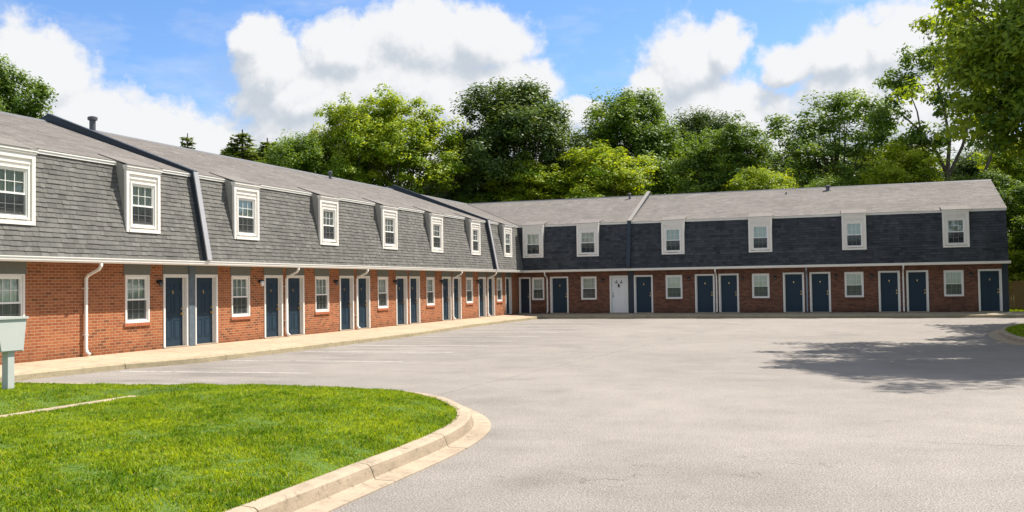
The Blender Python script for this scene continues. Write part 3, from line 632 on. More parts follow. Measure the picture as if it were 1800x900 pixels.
# ---- windows
wi = 0
def window(T, s0, s1, z0, z1, oc, parent, reveal, name='window', screen_on=True, seed=0):
    """double hung sash in opening s0..s1 x z0..z1; oc = plane of the outer face, sash set back by reveal"""
    rr = random.Random(seed); f = MB(); fw_ = 0.04; o1, o0 = oc-reveal, oc-reveal-.05
    zm = (z0+z1)/2-0.02
    f.box(s0, s0+fw_, o0-.02, o1+.012, z0, z1, T=T); f.box(s1-fw_, s1, o0-.02, o1+.012, z0, z1, T=T)
    f.box(s0+fw_, s1-fw_, o0-.02, o1+.012, z0, z0+fw_, T=T); f.box(s0+fw_, s1-fw_, o0-.02, o1+.012, z1-fw_, z1, T=T)
    a, b, c, d = s0+fw_, s1-fw_, z0+fw_, z1-fw_
    f.box(a, b, o0-.012, o1, zm-.022, zm+.022, T=T)
    for k_ in (0, 1):
        f.box(a if k_ == 0 else b-.028, a+.028 if k_ == 0 else b, o0+.002, o1-.004, c, d, T=T)
    f.box(a+.028, b-.028, o0+.004, o1-.006, c, c+.03, T=T); f.box(a+.028, b-.028, o0+.004, o1-.006, d-.03, d, T=T)
    for (za, zb) in ((zm+.022, d-.03), (c+.03, zm-.022)):
        og = o0+.012
        for i in (1, 2):
            x = a+.028+(b-a-.056)*i/3; f.box(x-.007, x+.007, og-.002, og+.010, za, zb, T=T)
        zc = (za+zb)/2; f.box(a+.028, b-.028, og-.001, og+.011, zc-.007, zc+.007, T=T)
    fo = f.build(name, M['sash'], parent)
    og = o0+.006; gm = MB(); gm.quad([T(a,og,c),T(b,og,c),T(b,og,d),T(a,og,d)]); gm.build('glass', M['glass'], fo, recalc=False)
    cv = rr.random(); cu = MB(); oc_ = o0-.035; w_ = b-a+.1; gap = rr.choice([0, 0, 0.0, 0.06])
    zt, zb = z1+.02, z0-.02
    nn_ = 14
    for i in range(nn_):
        u0, u1 = i/nn_, (i+1)/nn_; x0_, x1_ = a-.05+w_*u0, a-.05+w_*u1
        q0, q1 = 0.012*math.sin(u0*30+seed), 0.012*math.sin(u1*30+seed)
        cu.quad([T(x0_,oc_+q0,zb),T(x1_,oc_+q1,zb),T(x1_,oc_+q1,zt),T(x0_,oc_+q0,zt)], [(x0_,0),(x1_,0),(x1_,1.3),(x0_,1.3)], a=cv)
    cu.build('curtain', M['curtain'], fo, recalc=False)
    if screen_on:
        sm = MB(); os_ = o1-.0015; sm.quad([T(a+.002,os_,c),T(b-.002,os_,c),T(b-.002,os_,zm-.02),T(a+.002,os_,zm-.02)]); sm.build('insect_screen', M['screen'], fo, recalc=False)
    return fo
def lower_window(T, s0, s1, seed, brk):
    f = MB(); z0, z1 = WZ
    # outer casing proud of the brick
    c = .055
    f.box(s0, s0+c, -.06, .022, z0, z1, T=T); f.box(s1-c, s1, -.06, .022, z0, z1, T=T); f.box(s0+c, s1-c, -.06, .022, z1-.05, z1, T=T); f.box(s0+c, s1-c, -.06, .03, z0, z0+.05, T=T)
    w_ = window(T, s0+c, s1-c, z0+.05, z1-.05, 0.0, bld, .015, seed=seed)
    f.build('casing', M['cream'], w_)
    sb = MB(); n_ = int((s1-s0+.1)/.075)
    for i in range(n_):
        a = s0-.05+(s1-s0+.1)*i/n_; sb.box(a+.004, a+(s1-s0+.1)/n_-.004, -.02, .045, z0-.085, z0-.006, T=T)
    sb.box(s0-.048, s1+.048, -.02, .038, z0-.08, z0-.01, T=T, mi=1)
    sb.build('sill', [brk, M['kerb']], w_)
    lb = MB(); lb.box(s0-.05, s1+.05, -.01, .014, z1+.002, 2.418, T=T); 
    if T is TL: lb.build('lintel_board', M['lintel'], w_)
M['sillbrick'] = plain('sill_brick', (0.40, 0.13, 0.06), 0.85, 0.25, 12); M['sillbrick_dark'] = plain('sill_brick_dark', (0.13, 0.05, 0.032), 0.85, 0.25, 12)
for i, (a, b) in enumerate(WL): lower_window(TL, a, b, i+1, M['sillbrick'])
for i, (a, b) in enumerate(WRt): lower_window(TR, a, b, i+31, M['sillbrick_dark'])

# ---- dormers
def dormer(T, s0, s1, seed, side):
    OF = 0.37; zb, zt = 3.27, (4.97 if side == 'L' else 5.06)
    b = MB(); c = 0.17
    wa, wb, wz0, wz1 = s0+.215, s1-.215, 3.45, (4.60 if side == 'L' else 4.70)
    # front board with window opening, stepped in
    b.box(s0, s0+.10, OF-.06, OF+.02, zb, zt, T=T); b.box(s1-.10, s1, OF-.06, OF+.02, zb, zt, T=T)
    b.box(s0+.10, s1-.10, OF-.06, OF+.02, zt-.12, zt, T=T); b.box(s0+.10, s1-.10, OF-.06, OF+.035, zb, zb+.09, T=T)
    b.box(s0+.10, wa, OF-.08, OF-.018, zb+.09, zt-.12, T=T); b.box(wb, s1-.10, OF-.08, OF-.018, zb+.09, zt-.12, T=T)
    b.box(wa, wb, OF-.08, OF-.018, wz1, zt-.12, T=T); b.box(wa, wb, OF-.08, OF-.018, zb+.09, wz0, T=T)
    # inner bead round the sash and head moulding
    b.box(wa-.05, wa, OF-.017, OF+.014, wz0-.05, wz1+.05, T=T); b.box(wb, wb+.05, OF-.017, OF+.014, wz0-.05, wz1+.05, T=T)
    b.box(wa, wb, OF-.017, OF+.014, wz1, wz1+.05, T=T); b.box(wa, wb, OF-.017, OF+.018, wz0-.05, wz0, T=T)
    for zz in ((wz1+.12,) if side == 'L' else (wz1+.13,)): b.box(s0+.14, s1-.14, OF-.017, OF+.012, zz, zz+.03, T=T)
    # crown
    b.box(s0-.015, s1+.015, OF-.08, OF+.045, zt, zt+.05, T=T); b.box(s0-.025, s1+.025, OF-.09, OF+.065, zt+.05, zt+.11, T=T)
    d = b.build('dormer', M['cream'], bld)
    # cheeks: triangular side boards between the front and the sloping mansard
    ck = MB()
    for sa in (s0+.001, s1-.031):
        ck = MB(); back = -0.50
        P = [(OF-.06, zb), (OF-.06, zt+.115), (back, 5.185+(0.07-back)*SL+.012), (back, zt-.1), (-0.05, zb)]
        A_ = [T(sa, o, z) for o, z in P]; B_ = [T(sa+.03, o, z) for o, z in P]
        ck.quad(A_, [(o, z) for o, z in P], a=.6); ck.quad(B_, [(o, z) for o, z in P], a=.6)
        for i in range(5): j = (i+1) % 5; ck.quad([A_[i], A_[j], B_[j], B_[i]])
        ck.build('cheek', M['cheek'], d)
    # dormer roof reaching back on to the main slope
    zr = zt+.112; back = -0.55; zb2 = 5.185+(0.07-back)*SL+.03
    rf = MB(); rf.hexa([T(s0-.03,OF+.08,zr),T(s1+.03,OF+.08,zr),T(s1+.03,back,zb2-.05),T(s0-.03,back,zb2-.05),T(s0-.03,OF+.08,zr+.015),T(s1+.03,OF+.08,zr+.015),T(s1+.03,back,zb2),T(s0-.03,back,zb2)]); rf.build('dormer_roof', M['roof'], d)
    window(T, wa, wb, wz0, wz1, OF, d, .025, 'sash', seed=seed)
DLm = [(-41.8,-40.5),(-37.05,-35.71),(-32.68,-31.35),(-27.94,-26.6),(-22.8,-21.49),(-17.88,-16.53),(-13.05,-11.73),(-8.18,-6.93),(-3.32,-2.05)]
DRm = [(0.46,1.71),(3.74,5.04),(8.65,9.92),(13.39,14.62),(18.17,19.37),(23.0,24.23)]
for i, (a, b) in enumerate(DLm): dormer(TL, a, b, 60+i, 'L')
for i, (a, b) in enumerate(DRm): dormer(TR, a, b, 80+i, 'R')

# ---- doors
def door(T, s0, s1, kind, seed):
    c = CAS; a, b = s0+c, s1-c; rr = random.Random(seed)
    o1 = -REC; o0 = o1-.045; ga, gb = a+.022, b-.022; z0, z1 = 0.035, DZ-.022
    m_ = {'navy': M['door'], 'white': M['door_white'], 'storm': M['storm']}[kind]
    d = MB(); d.box(ga, gb, o0, o1, z0, z1, T=T)
    W = gb-ga
    if kind == 'storm':
        d.box(ga, gb, o1, o1+.03, z0, z0+.25, T=T); d.box(ga, gb, o1, o1+.03, .95, 1.05, T=T); d.box(ga, gb, o1, o1+.03, z1-.1, z1, T=T)
        for x in (ga, gb-.07): d.box(x, x+.07, o1+.001, o1+.03, z0+.25, z1-.1, T=T)
    else:
        cols = [(ga+.115*W/.9, ga+W/2-.05), (ga+W/2+.05, gb-.115*W/.9)]
        for (pa, pb) in cols:
            for (za, zb) in ((.25, .82), (1.0, 1.55), (1.68, 1.88)):
                # groove frame then raised field
                t = .022
                d.box(pa, pa+t, o1, o1+.009, za, zb, T=T); d.box(pb-t, pb, o1, o1+.009, za, zb, T=T); d.box(pa+t, pb-t, o1, o1+.009, za, za+t, T=T); d.box(pa+t, pb-t, o1, o1+.009, zb-t, zb, T=T)
                d.box(pa+.05, pb-.05, o1, o1+.007, za+.05, zb-.05, T=T)
    do = d.build('door', m_, bld)
    if kind == 'white': do['label'] = 'white front door, the only white one among navy doors'
    if kind == 'storm': do['label'] = 'narrow dark storm door in the inner corner'
    f = MB()
    f.box(s0, a, -.02, .024, 0, DZ+c, T=T); f.box(b, s1, -.02, .024, 0, DZ+c, T=T); f.box(a, b, -.02, .024, DZ, DZ+c, T=T)
    f.box(a-.001, a+.02, -.2, -.005, 0, DZ-.001, T=T); f.box(b-.02, b+.001, -.2, -.005, 0, DZ-.001, T=T); f.box(a+.02, b-.02, -.2, -.005, DZ-.02, DZ-.001, T=T)
    f.box(a+.02, a+.036, o1+.002, o1+.02, 0, DZ-.02, T=T); f.box(b-.036, b-.02, o1+.002, o1+.02, 0, DZ-.02, T=T)
    f.build('door_frame', M['white'], do)
    t_ = MB(); t_.box(s0-.01, s1+.01, -.2, .05, 0.001, .034, T=T); t_.build('threshold', M['kerb'], do)
    kx = gb-.075 if T is TL or kind != 'white' else ga+.075
    hm = M['brass'] if kind != 'white' else M['black']
    kn = MB()
    kn.tube([T(kx,o1,.98),T(kx,o1+.012,.98)], .034, 12); kn.tube([T(kx,o1+.012,.98),T(kx,o1+.03,.98),T(kx,o1+.045,.98),T(kx,o1+.068,.98),T(kx,o1+.075,.98)], [.013,.013,.028,.030,.012], 12); kn.build('knob', hm, do, smooth=False)
    db = MB(); db.tube([T(kx,o1,1.13),T(kx,o1+.02,1.13)], [.03,.026], 12); db.tube([T(kx,o1+.02,1.13),T(kx,o1+.03,1.13)], .012, 8); db.build('deadbolt', hm, do)
    if kind == 'navy':
        pk = MB(); cx = (ga+gb)/2; pk.box(cx-.022, cx+.022, o1, o1+.012, 1.60, 1.665, T=T); pk.tube([T(cx,o1+.008,1.60),T(cx-.02,o1+.02,1.58),T(cx,o1+.024,1.56),T(cx+.02,o1+.02,1.58),T(cx,o1+.008,1.60)], .006, 6); pk.build('knocker', M['brass'], do)
    if T is TL: 
        lb = MB(); lb.box(s0-.02, s1+.02, -.01, .016, DZ+c+.002, 2.418, T=T); lb.build('lintel_board', M['lintel'], do)
    return do
for i, (a, b) in enumerate(DLf): door(TL, a, b, 'navy', i)
for i, (a, b) in enumerate(DR): door(TR, a, b, 'storm' if i == 0 else ('white' if i == 2 else 'navy'), 40+i)
# added dark backing behind all openings, blocks light leaks
bk = MB(); bk.box(YE+.1, -.3, -.5, -.46, -.2, 5.0, T=TL); bk.box(.3, XE-.1, -.5, -.46, -.2, 5.0, T=TR); bk.build('dark_backing', M['dark'], bld)

# ---- downspouts
def downspout(T, s, kick=True, m_='white'):
    d = MB(); P = [(0.57,2.41),(0.57,2.33),(0.50,2.24),(0.16,2.10),(0.085,2.02),(0.075,1.2),(0.075,.22),(0.10,.12),(0.20,.05)]
    hw, hd = .036, .028
    rings = []
    for i, (o_, z_) in enumerate(P):
        p, q = P[max(i-1, 0)], P[min(i+1, len(P)-1)]; t = Vector((q[0]-p[0], q[1]-p[1])).normalized(); nn = Vector((-t.y, t.x))
        rings.append([T(s-hw,o_+nn.x*hd,z_+nn.y*hd),T(s+hw,o_+nn.x*hd,z_+nn.y*hd),T(s+hw,o_-nn.x*hd,z_-nn.y*hd),T(s-hw,o_-nn.x*hd,z_-nn.y*hd)])
    for r0, r1 in zip(rings, rings[1:]):
        for j in range(4): k_ = (j+1) % 4; d.quad([r0[j], r0[k_], r1[k_], r1[j]])
    d.quad(rings[0]); d.quad(rings[-1])
    for z_ in (1.75, .55): d.box(s-.055, s+.055, .0, .112, z_, z_+.025, T=T)
    d.build('downspout', M[m_], bld)
M['blue_pipe'] = plain('blue_grey_pipe_paint', (0.22, 0.28, 0.33), 0.5, 0.15, 6)
for s in (-33.8, -24.57, -19.56, -9.90, -5.155): downspout(TL, s)
for s in (1.83, 11.59, 21.10): downspout(TR, s)
downspout(TR, 16.34, m_='blue_pipe')
# ---- piers under the fire walls and fire-wall parapets
pr = MB(); pr.box(-29.70, -29.42, -.02, .05, 0.0, 2.418, T=TL); pr.build('pier', M['pier'], bld)
pr = MB(); pr.box(6.63, 6.95, -.02, .05, 0.0, 2.418, T=TR); pr.build('pier', M['navy_trim'], bld)
pr = MB(); pr.box(25.69, 25.97, -.02, .05, 0.0, 2.418, T=TR); pr.box(25.90, 25.975, -.3, -.02, 0.0, 2.418, T=TR); pr.build('pier', M['navy_trim'], bld)
def parapet(T, s, hw, capm, frontm, h=0.24):
    P_low = [(0.50+.16, 2.56), (0.0+.16, 5.22), (-5.5, 7.14+h)]      # outer outline
    inn = [(0.40, 2.56), (-0.1, 5.1), (-5.5, 7.0)]
    b = MB()
    # front (mansard) part then roof part; side faces navy
    for (p, q, pi, qi) in ((P_low[0], P_low[1], inn[0], inn[1]), (P_low[1], P_low[2], inn[1], inn[2])):
        for sa in (s-hw, s+hw): b.quad([T(sa,*p),T(sa,*q),T(sa,*qi),T(sa,*pi)])
        b.quad([T(s-hw,*p),T(s+hw,*p),T(s+hw,*q),T(s-hw,*q)])
    b.quad([T(s-hw,*P_low[0]),T(s+hw,*P_low[0]),T(s+hw,*inn[0]),T(s-hw,*inn[0])])
    # rear slope
    for sa in (s-hw, s+hw): b.quad([T(sa,-5.5,7.14+h),T(sa,-11,5.2+h),T(sa,-11,5.1),T(sa,-5.5,7.0)])
    b.quad([T(s-hw,-5.5,7.14+h),T(s+hw,-5.5,7.14+h),T(s+hw,-11,5.2+h),T(s-hw,-11,5.2+h)])
    po = b.build('parapet', M['navy_trim'], bld)
    c = MB(); e = hw+.025
    def slab(p, q, th, k=0.0):
        d = Vector((q[0]-p[0], q[1]-p[1])).normalized(); nn = Vector((-d.y, d.x)); nn = nn if nn.dot(Vector((1, 1))) > 0 else -nn
        p1, q1 = (p[0]+nn.x*.003, p[1]+nn.y*.003), (q[0]+nn.x*.003, q[1]+nn.y*.003); p2, q2 = (p[0]+nn.x*th, p[1]+nn.y*th), (q[0]+nn.x*th, q[1]+nn.y*th)
        return [T(s-e,*p1),T(s+e,*p1),T(s+e,*q1),T(s-e,*q1),T(s-e,*p2),T(s+e,*p2),T(s+e,*q2),T(s-e,*q2)]
    c.hexa(slab(P_low[1], P_low[2], .04)); c.build('coping', M[capm], po)
    c = MB(); c.hexa(slab(P_low[0], P_low[1], .04)); c.build('front_cap', M[frontm], po)
parapet(TL, -29.56, .075, 'navy_trim', 'capmetal'); parapet(TL, -5.2, .075, 'navy_trim', 'capmetal'); parapet(TR, 6.79, .08, 'coping_grey', 'navy_trim')
# ---- lamps beside the doors
def lamp(T, s, kind):
    l_ = MB(); l_.tube([T(s,0,1.93),T(s,.02,1.93)], .055, 12); l_.tube([T(s,.02,1.95),T(s,.09,1.99),T(s,.12,1.96)], .012, 6)
    l_.tube([T(s,.12,1.99),T(s,.12,1.96),T(s,.12,1.95)], [.02,.075,.08], 8); lo = l_.build('wall_lamp', M['black'], bld)
    g_ = MB(); g_.tube([T(s,.12,1.95),T(s,.12,1.88),T(s,.12,1.80),T(s,.12,1.77)], [.055,.065,.05,.02], 10); g_.build('lamp_globe', M['globe_w'] if kind else M['globe_d'], lo, smooth=True)
M['globe_w'] = plain('opal_globe', (0.75, 0.75, 0.72), 0.3, 0.03, 5); M['globe_d'] = plain('smoked_globe', (0.05, 0.05, 0.055), 0.2, 0.1, 5, 0.6)
for s, k_ in ((-31.02, 0), (-26.07, 1), (-21.2, 0), (-16.2, 0), (-11.3, 0), (-6.6, 0)): lamp(TL, s, k_)
for s, k_ in ((5.15, 0), (10.08, 0), (12.98, 0), (14.7, 0), (17.8, 0), (19.6, 0), (24.27, 0)): lamp(TR, s, k_)
# ---- roof vents
def vent(loc, h, rd, cap):
    x, y, z = loc; v = MB(); v.tube([(x,y,z-.15),(x,y,z+.02)], [rd*2.2, rd*1.6], 12, cap=False); v.tube([(x,y,z),(x,y,z+h)], rd, 12)
    if cap: v.tube([(x,y,z+h),(x,y,z+h+.03),(x,y,z+h+.12),(x,y,z+h+.15)], [rd*1.05, rd*1.6, rd*1.6, rd*.9], 12)
    v.build('vent_pipe', M['vent'], bld)
def rz(o): return 7.14-abs(-5.5-o)*SL
vent((-5.3, -27.9, rz(-5.3)), .36, .10, True); vent((-4.9, -13.1, rz(-4.9)), .22, .07, True)
vent((5.7, 4.9, rz(-4.9)), .22, .06, True); vent((17.4, 4.8, rz(-4.8)), .16, .10, True); vent((15.1, 4.4, rz(-4.4)), .12, .04, False)

# ornament on the white door
om = MB(); cx = 6.08; o1 = -REC
for dx in (-.16, .13):
    om.tube([TR(cx+dx-.09,o1+.02,1.72),TR(cx+dx,o1+.035,1.75),TR(cx+dx+.02,o1+.03,1.83),TR(cx+dx-.01,o1+.02,1.90)], [.012,.03,.022,.008], 6)
    om.tube([TR(cx+dx,o1+.03,1.74),TR(cx+dx+.08,o1+.03,1.71)], [.022,.01], 6)
om.tube([TR(cx-.02,o1+.02,1.68),TR(cx-.02,o1+.05,1.60),TR(cx-.02,o1+.05,1.52),TR(cx-.02,o1+.02,1.48)], [.012,.045,.05,.02], 8)
props(om.build('door_ornament', M['black']), 'small dark metal ornament hanging on the white door', 'ornament')

# ------------------------------------------------------------------ mailbox on a post
mb = empty('mailbox', (5.46, -41.12, -0.03), 'pale grey metal drop box on a square post at the left edge of the lawn', 'mailbox')
L0 = Vector((5.46, -41.12, -0.03))
def rel(b, name, mt, par): 
    b.v = [(x-L0.x, y-L0.y, z-L0.z) for x, y, z in b.v]; return b.build(name, mt, par)
p_ = MB(); p_.box(5.40, 5.53, -41.19, -41.06, -.2, .72); rel(p_, 'post', M['mail'], mb)
b_ = MB(); zb, zt = .715, 1.235
b_.hexa([(4.98,-41.33,zb),(5.58,-41.36,zb),(5.58,-40.92,zb),(4.98,-40.92,zb),(4.98,-41.42,zt),(5.58,-41.46,zt),(5.58,-40.86,zt),(4.98,-40.86,zt)])
bo = rel(b_, 'box', M['mail'], mb)
l_ = MB(); l_.box(4.95, 5.605, -41.485, -40.835, zt+.002, zt+.04); rel(l_, 'lid', M['mail'], mb)
f_ = MB(); f_.box(4.98, 5.56, -41.355, -40.90, zb-.02, zb-.001); rel(f_, 'base_plate', M['mail'], mb)
k_ = MB(); k_.tube([(5.50,-41.40,1.02),(5.50,-41.43,1.02)], .014, 10); rel(k_, 'lock', M['brass'], mb)

# ------------------------------------------------------------------ fence behind the end of the building
fc = empty('wooden_fence', (30, 10.2, ZA), 'weathered vertical board fence behind the right end of the building', 'fence')
b_ = MB(); x = 26.9
while x < 46: 
    h_ = 1.72+rnd.uniform(-.015, .015); b_.box(x-30+.004, x-30+.138, rnd.uniform(-.004,.004), .022, .04, h_, a=rnd.random()); x += .142
b_.build('board_panel', M['wood'], fc)
b_ = MB(); b_.box(-3.1, 16, .024, .06, .35, .44); b_.box(-3.1, 16, .024, .06, 1.40, 1.49); b_.build('rail', M['wood'], fc)
for i in range(8): b_ = MB(); b_.box(-3.1+i*2.4, -3.0+i*2.4, .062, .16, 0, 1.7); b_.build('post', M['wood'], fc)

# ------------------------------------------------------------------ trees
def leaf_mesh(name, C, Nn, size, seed, mt, vcl, elong=1.9):
    r = np.random.RandomState(seed); n = len(C)
    t = r.normal(size=(n, 3)); t -= (t*Nn).sum(1, keepdims=True)*Nn; t /= np.linalg.norm(t, axis=1, keepdims=True)+1e-9
    b = np.cross(Nn, t); L = (size*r.uniform(.6, 1.35, n))[:, None]; W = L/elong/2
    V = np.stack([C-t*L*.5, C-t*L*.05+b*W-Nn*L*.06, C+t*L*.5, C-t*L*.05-b*W-Nn*L*.06], 1).reshape(-1, 3)
    me = bpy.data.meshes.new(name); me.vertices.add(n*4); me.vertices.foreach_set('co', V.ravel().astype(np.float32))
    me.loops.add(n*4); me.loops.foreach_set('vertex_index', np.arange(n*4, dtype=np.int32)); me.polygons.add(n); me.polygons.foreach_set('loop_start', np.arange(0, n*4, 4, dtype=np.int32))
    try: me.polygons.foreach_set('loop_total', np.full(n, 4, dtype=np.int32))
    except Exception: pass
    me.update(calc_edges=True)
    at = me.attributes.new('var', 'FLOAT', 'FACE'); at.data.foreach_set('value', np.clip(vcl, 0, 1).astype(np.float32)); me.materials.append(mt)
    return me
def unit(v): return v/(np.linalg.norm(v, axis=-1, keepdims=True)+1e-9)
def tree_meshes(tag_, lobes, height_base, ncl, per, rc, leaf, seed, mt, trunk_r, spread=0.4, shell=(0.55, 1.0), flat=0.7, nbr=40, fork=0.45):
    """lobes: (x,y,z,rx,ry,rz); ncl clusters per unit lobe area; returns (trunk_mesh, crown_mesh)"""
    r = np.random.RandomState(seed); cl = []
    areas = np.array([l[3]*l[4]+l[3]*l[5]+l[4]*l[5] for l in lobes]); areas /= areas.sum()
    for l, a in zip(lobes, areas):
        k = max(3, int(ncl*a)); d = unit(r.normal(size=(k*2, 3))); d = d[d[:,2] > -0.75][:k]
        q = r.uniform(shell[0], shell[1], len(d))[:, None]; bumpy = 1+0.16*np.sin(d[:,:1]*7+seed)+0.12*np.sin(d[:,1:2]*9+d[:,2:]*6)
        cl.append(np.array(l[:3])+d*np.array(l[3:])*q*bumpy)
    cl = np.concatenate(cl); k = len(cl); ctr = np.average([l[:3] for l in lobes], axis=0, weights=areas)
    rcs = rc*r.uniform(.6, 1.35, k); cv = r.normal(.45, .17, k)
    idx = np.repeat(np.arange(k), per); n = len(idx)
    g_ = unit(r.normal(size=(n, 3)))*(r.uniform(0, 1, n)**.45)[:, None]; g_[:,2] *= flat
    outd = unit(cl-ctr); off = g_*rcs[idx][:, None]
    C = cl[idx]+off; C[:,2] -= 0.25*rcs[idx]*(g_[:,0]**2+g_[:,1]**2)
    Nn = unit(unit(off)*0.8+np.array([0,0,0.9])+r.normal(size=(n,3))*0.55+outd[idx]*0.35)
    v = cv[idx]+r.normal(0, .16, n)+0.12*g_[:,2]
    crown = leaf_mesh(tag_+'_crown', C, Nn, leaf, seed+1, mt, v)
    tb = MB(); top = np.array([ctr[0]*.6, ctr[1]*.6, height_base+(ctr[2]-height_base)*fork+0.5])
    P = [(0,0,0),(0.02*trunk_r,0,height_base*.4),(top[0]*.4,top[1]*.4,(height_base+top[2])*.5),tuple(top),(ctr[0],ctr[1],ctr[2]+.3*(cl[:,2].max()-ctr[2]))]
    tb.tube(P, [trunk_r*1.35, trunk_r, trunk_r*.8, trunk_r*.55, trunk_r*.15], 9)
    order = r.permutation(k)[:nbr]
    for i in order:
        e = cl[i]; t = r.uniform(.15, .95); h0 = height_base*.8+(ctr[2]-height_base*.8)*t
        s = np.array([top[0]*min(1, h0/top[2]), top[1]*min(1, h0/top[2]), min(h0, e[2])]); mid = (s+e)/2+np.array([0,0,-.12*np.linalg.norm(e-s)])+r.normal(size=3)*.12*rc
        rb_ = trunk_r*r.uniform(.16, .36); tb.tube([tuple(s), tuple(mid), tuple(e)], [rb_, rb_*.6, rb_*.15], 5, cap=False)
    me = tb.build('tmp', M['bark'], None, recalc=False); tm = me.data; tm.name = tag_+'_trunk'; bpy.data.objects.remove(me)
    return tm, crown
def place_tree(name, meshes, loc, scale, rz_, label, cat='tree', group=None, mt=None):
    t = empty(name, loc, label, cat, group); t.rotation_euler = (0, 0, rz_); t.scale = scale if isinstance(scale, (tuple, list)) else (scale,)*3
    for nm, me in zip(('trunk', 'crown'), meshes):
        o = bpy.data.objects.new(nm, me); link(o, t)
        if nm == 'crown' and mt is not None:
            o.material_slots[0].link = 'OBJECT'; o.material_slots[0].material = mt
    return t
def round_lobes(seed, R=5.0, H=11.0, n=9, low=5.0, top=17.5):
    rr = random.Random(seed); L = [(0, 0, (low+top)/2+.8, R*.66, R*.66, (top-low)*.43), (0, 0, top-R*.72, R*.72, R*.72, R*.66)]
    for i in range(n):
        a = 2.4*i+rr.uniform(-.3, .3); t = (i+.5)/n; z = low+1.8+(top-low-3.6)*t; q = math.sqrt(max(.2, 1-((t-.5)/.70)**2)); rad = R*.55*q
        s = R*rr.uniform(.30, .45); L.append((math.cos(a)*rad*1.1, math.sin(a)*rad*1.1, z, s, s, s*.85))
    L.append((rr.uniform(-.5,.5), rr.uniform(-.5,.5), top-1.6, R*.38, R*.38, 1.6)); return L
# prototypes 17.5 m tall, ~5 m crown radius
PA = tree_meshes('round_tree', round_lobes(1, 5.0, n=13, low=2.5), 4.0, 620, 125, 0.88, 0.235, 11, M['leaf_dark'], .32, flat=.85)
PB = tree_meshes('round_tree', round_lobes(2, 5.0, n=14, low=2.0), 4.0, 620, 125, 0.85, 0.235, 12, M['leaf_mid'], .30, flat=.85)
PC = tree_meshes('maple_tree', round_lobes(3, 5.2, n=11, low=2.0), 4.0, 440, 130, 0.88, 0.24, 13, M['leaf_bright'], .30, shell=(.35, 1.05), flat=.6)
PD = tree_meshes('open_tree', round_lobes(4, 5.4, n=10, low=3.5), 5.0, 270, 115, 0.92, 0.235, 14, M['leaf_mid'], .28, shell=(.4, 1.1), flat=.55, nbr=70)
BG = 'trees behind the apartment building'
EXT = {}
def extent(me):
    if me.name not in EXT:
        co = np.empty(len(me.vertices)*3, np.float32); me.vertices.foreach_get('co', co); co = co.reshape(-1, 3)
        EXT[me.name] = (float(np.percentile(co[:,2], 99.7)), float(np.percentile(np.hypot(co[:,0], co[:,1]), 96)))
    return EXT[me.name]
def P(me, x, y, top, half, rz_, label, mt, name='broadleaf_tree', g=BG):
    eh, er = extent(me[1]); s = (top-ZA)/eh; w_ = half*1.08/er
    return place_tree(name, me, (x, y, ZA), (w_, w_, s), rz_, label, 'tree', g, mt)
P(PA, -7.3, 22.4, 18.6, 5.3, 0.3, 'tall dark green round tree above the inner corner, broadest of the row', M['leaf_dark'])
P(PB, 0.1, 28.6, 18.3, 4.5, 1.2, 'tall olive green tree directly behind the far wing parapet, right of the dark round one', M['leaf_mid'])
P(PA, 5.4, 33.7, 17.0, 3.9, 2.2, 'dark tree peeking out between the olive tree and the light green one', M['leaf_dark'])
P(PC, 9.8, 20.2, 13.6, 3.8, 0.7, 'light green bushy tree behind the far wing, right of the centre parapet', M['leaf_mid'], 'broadleaf_tree')
P(PD, 17.6, 24.7, 16.4, 5.5, 2.6, 'broad open-crowned green tree with sky gaps above the right part of the far wing', M['leaf_mid'])
P(PC, 22.2, 18.6, 11.3, 3.6, 1.9, 'low yellow-green tree between the open-crowned tree and the slender trunk', M['leaf_bright'])
P(PC, -6.1, 19.6, 11.6, 3.5, 0.1, 'yellow-green low tree in front of the tall dark one, above the inner corner', M['leaf_bright'])
P(PC, -0.3, 20.3, 12.5, 4.6, 2.9, 'bright yellow-green spreading tree just left of the far wing parapet', M['leaf_bright'])
P(PB, 12.9, 16.5, 9.6, 2.6, 4.0, 'small green tree low above the ridge, near the mushroom vent', M['leaf_bright'])
P(PB, 7.7, 18.9, 9.3, 2.6, 5.0, 'small mid green tree low behind the ridge right of the parapet', M['leaf_mid'])
P(PC, 29.5, 21.0, 11.4, 3.0, 5.2, 'yellow-green tree behind the fence at the right edge', M['leaf_bright'])
P(PC, -18.8, 12.8, 16.2, 3.2, 3.3, 'left one of the two joined bright maples above the near wing', M['leaf_bright'], 'maple_tree')
P(PC, -15.5, 15.6, 17.0, 4.6, 4.4, 'large bright maple with yellow patches above the near wing roof', M['leaf_bright'], 'maple_tree')
P(PB, -22.0, 10.8, 13.5, 3.4, 2.0, 'mid green tree between the conifers and the bright maples', M['leaf_mid'])
P(PA, -11.8, 22.0, 14.9, 3.2, 1.0, 'dull green tree in the dip between the bright maple and the tall dark tree', M['leaf_dark'])
P(PB, -20.4, -18.6, 12.6, 2.9, 0.5, 'leafy tree rising over the roof at the far left edge', M['leaf_mid'])
P(PA, -24.0, -21.5, 12.6, 3.2, 3.5, 'dark tree cut by the left edge of the view', M['leaf_dark'])
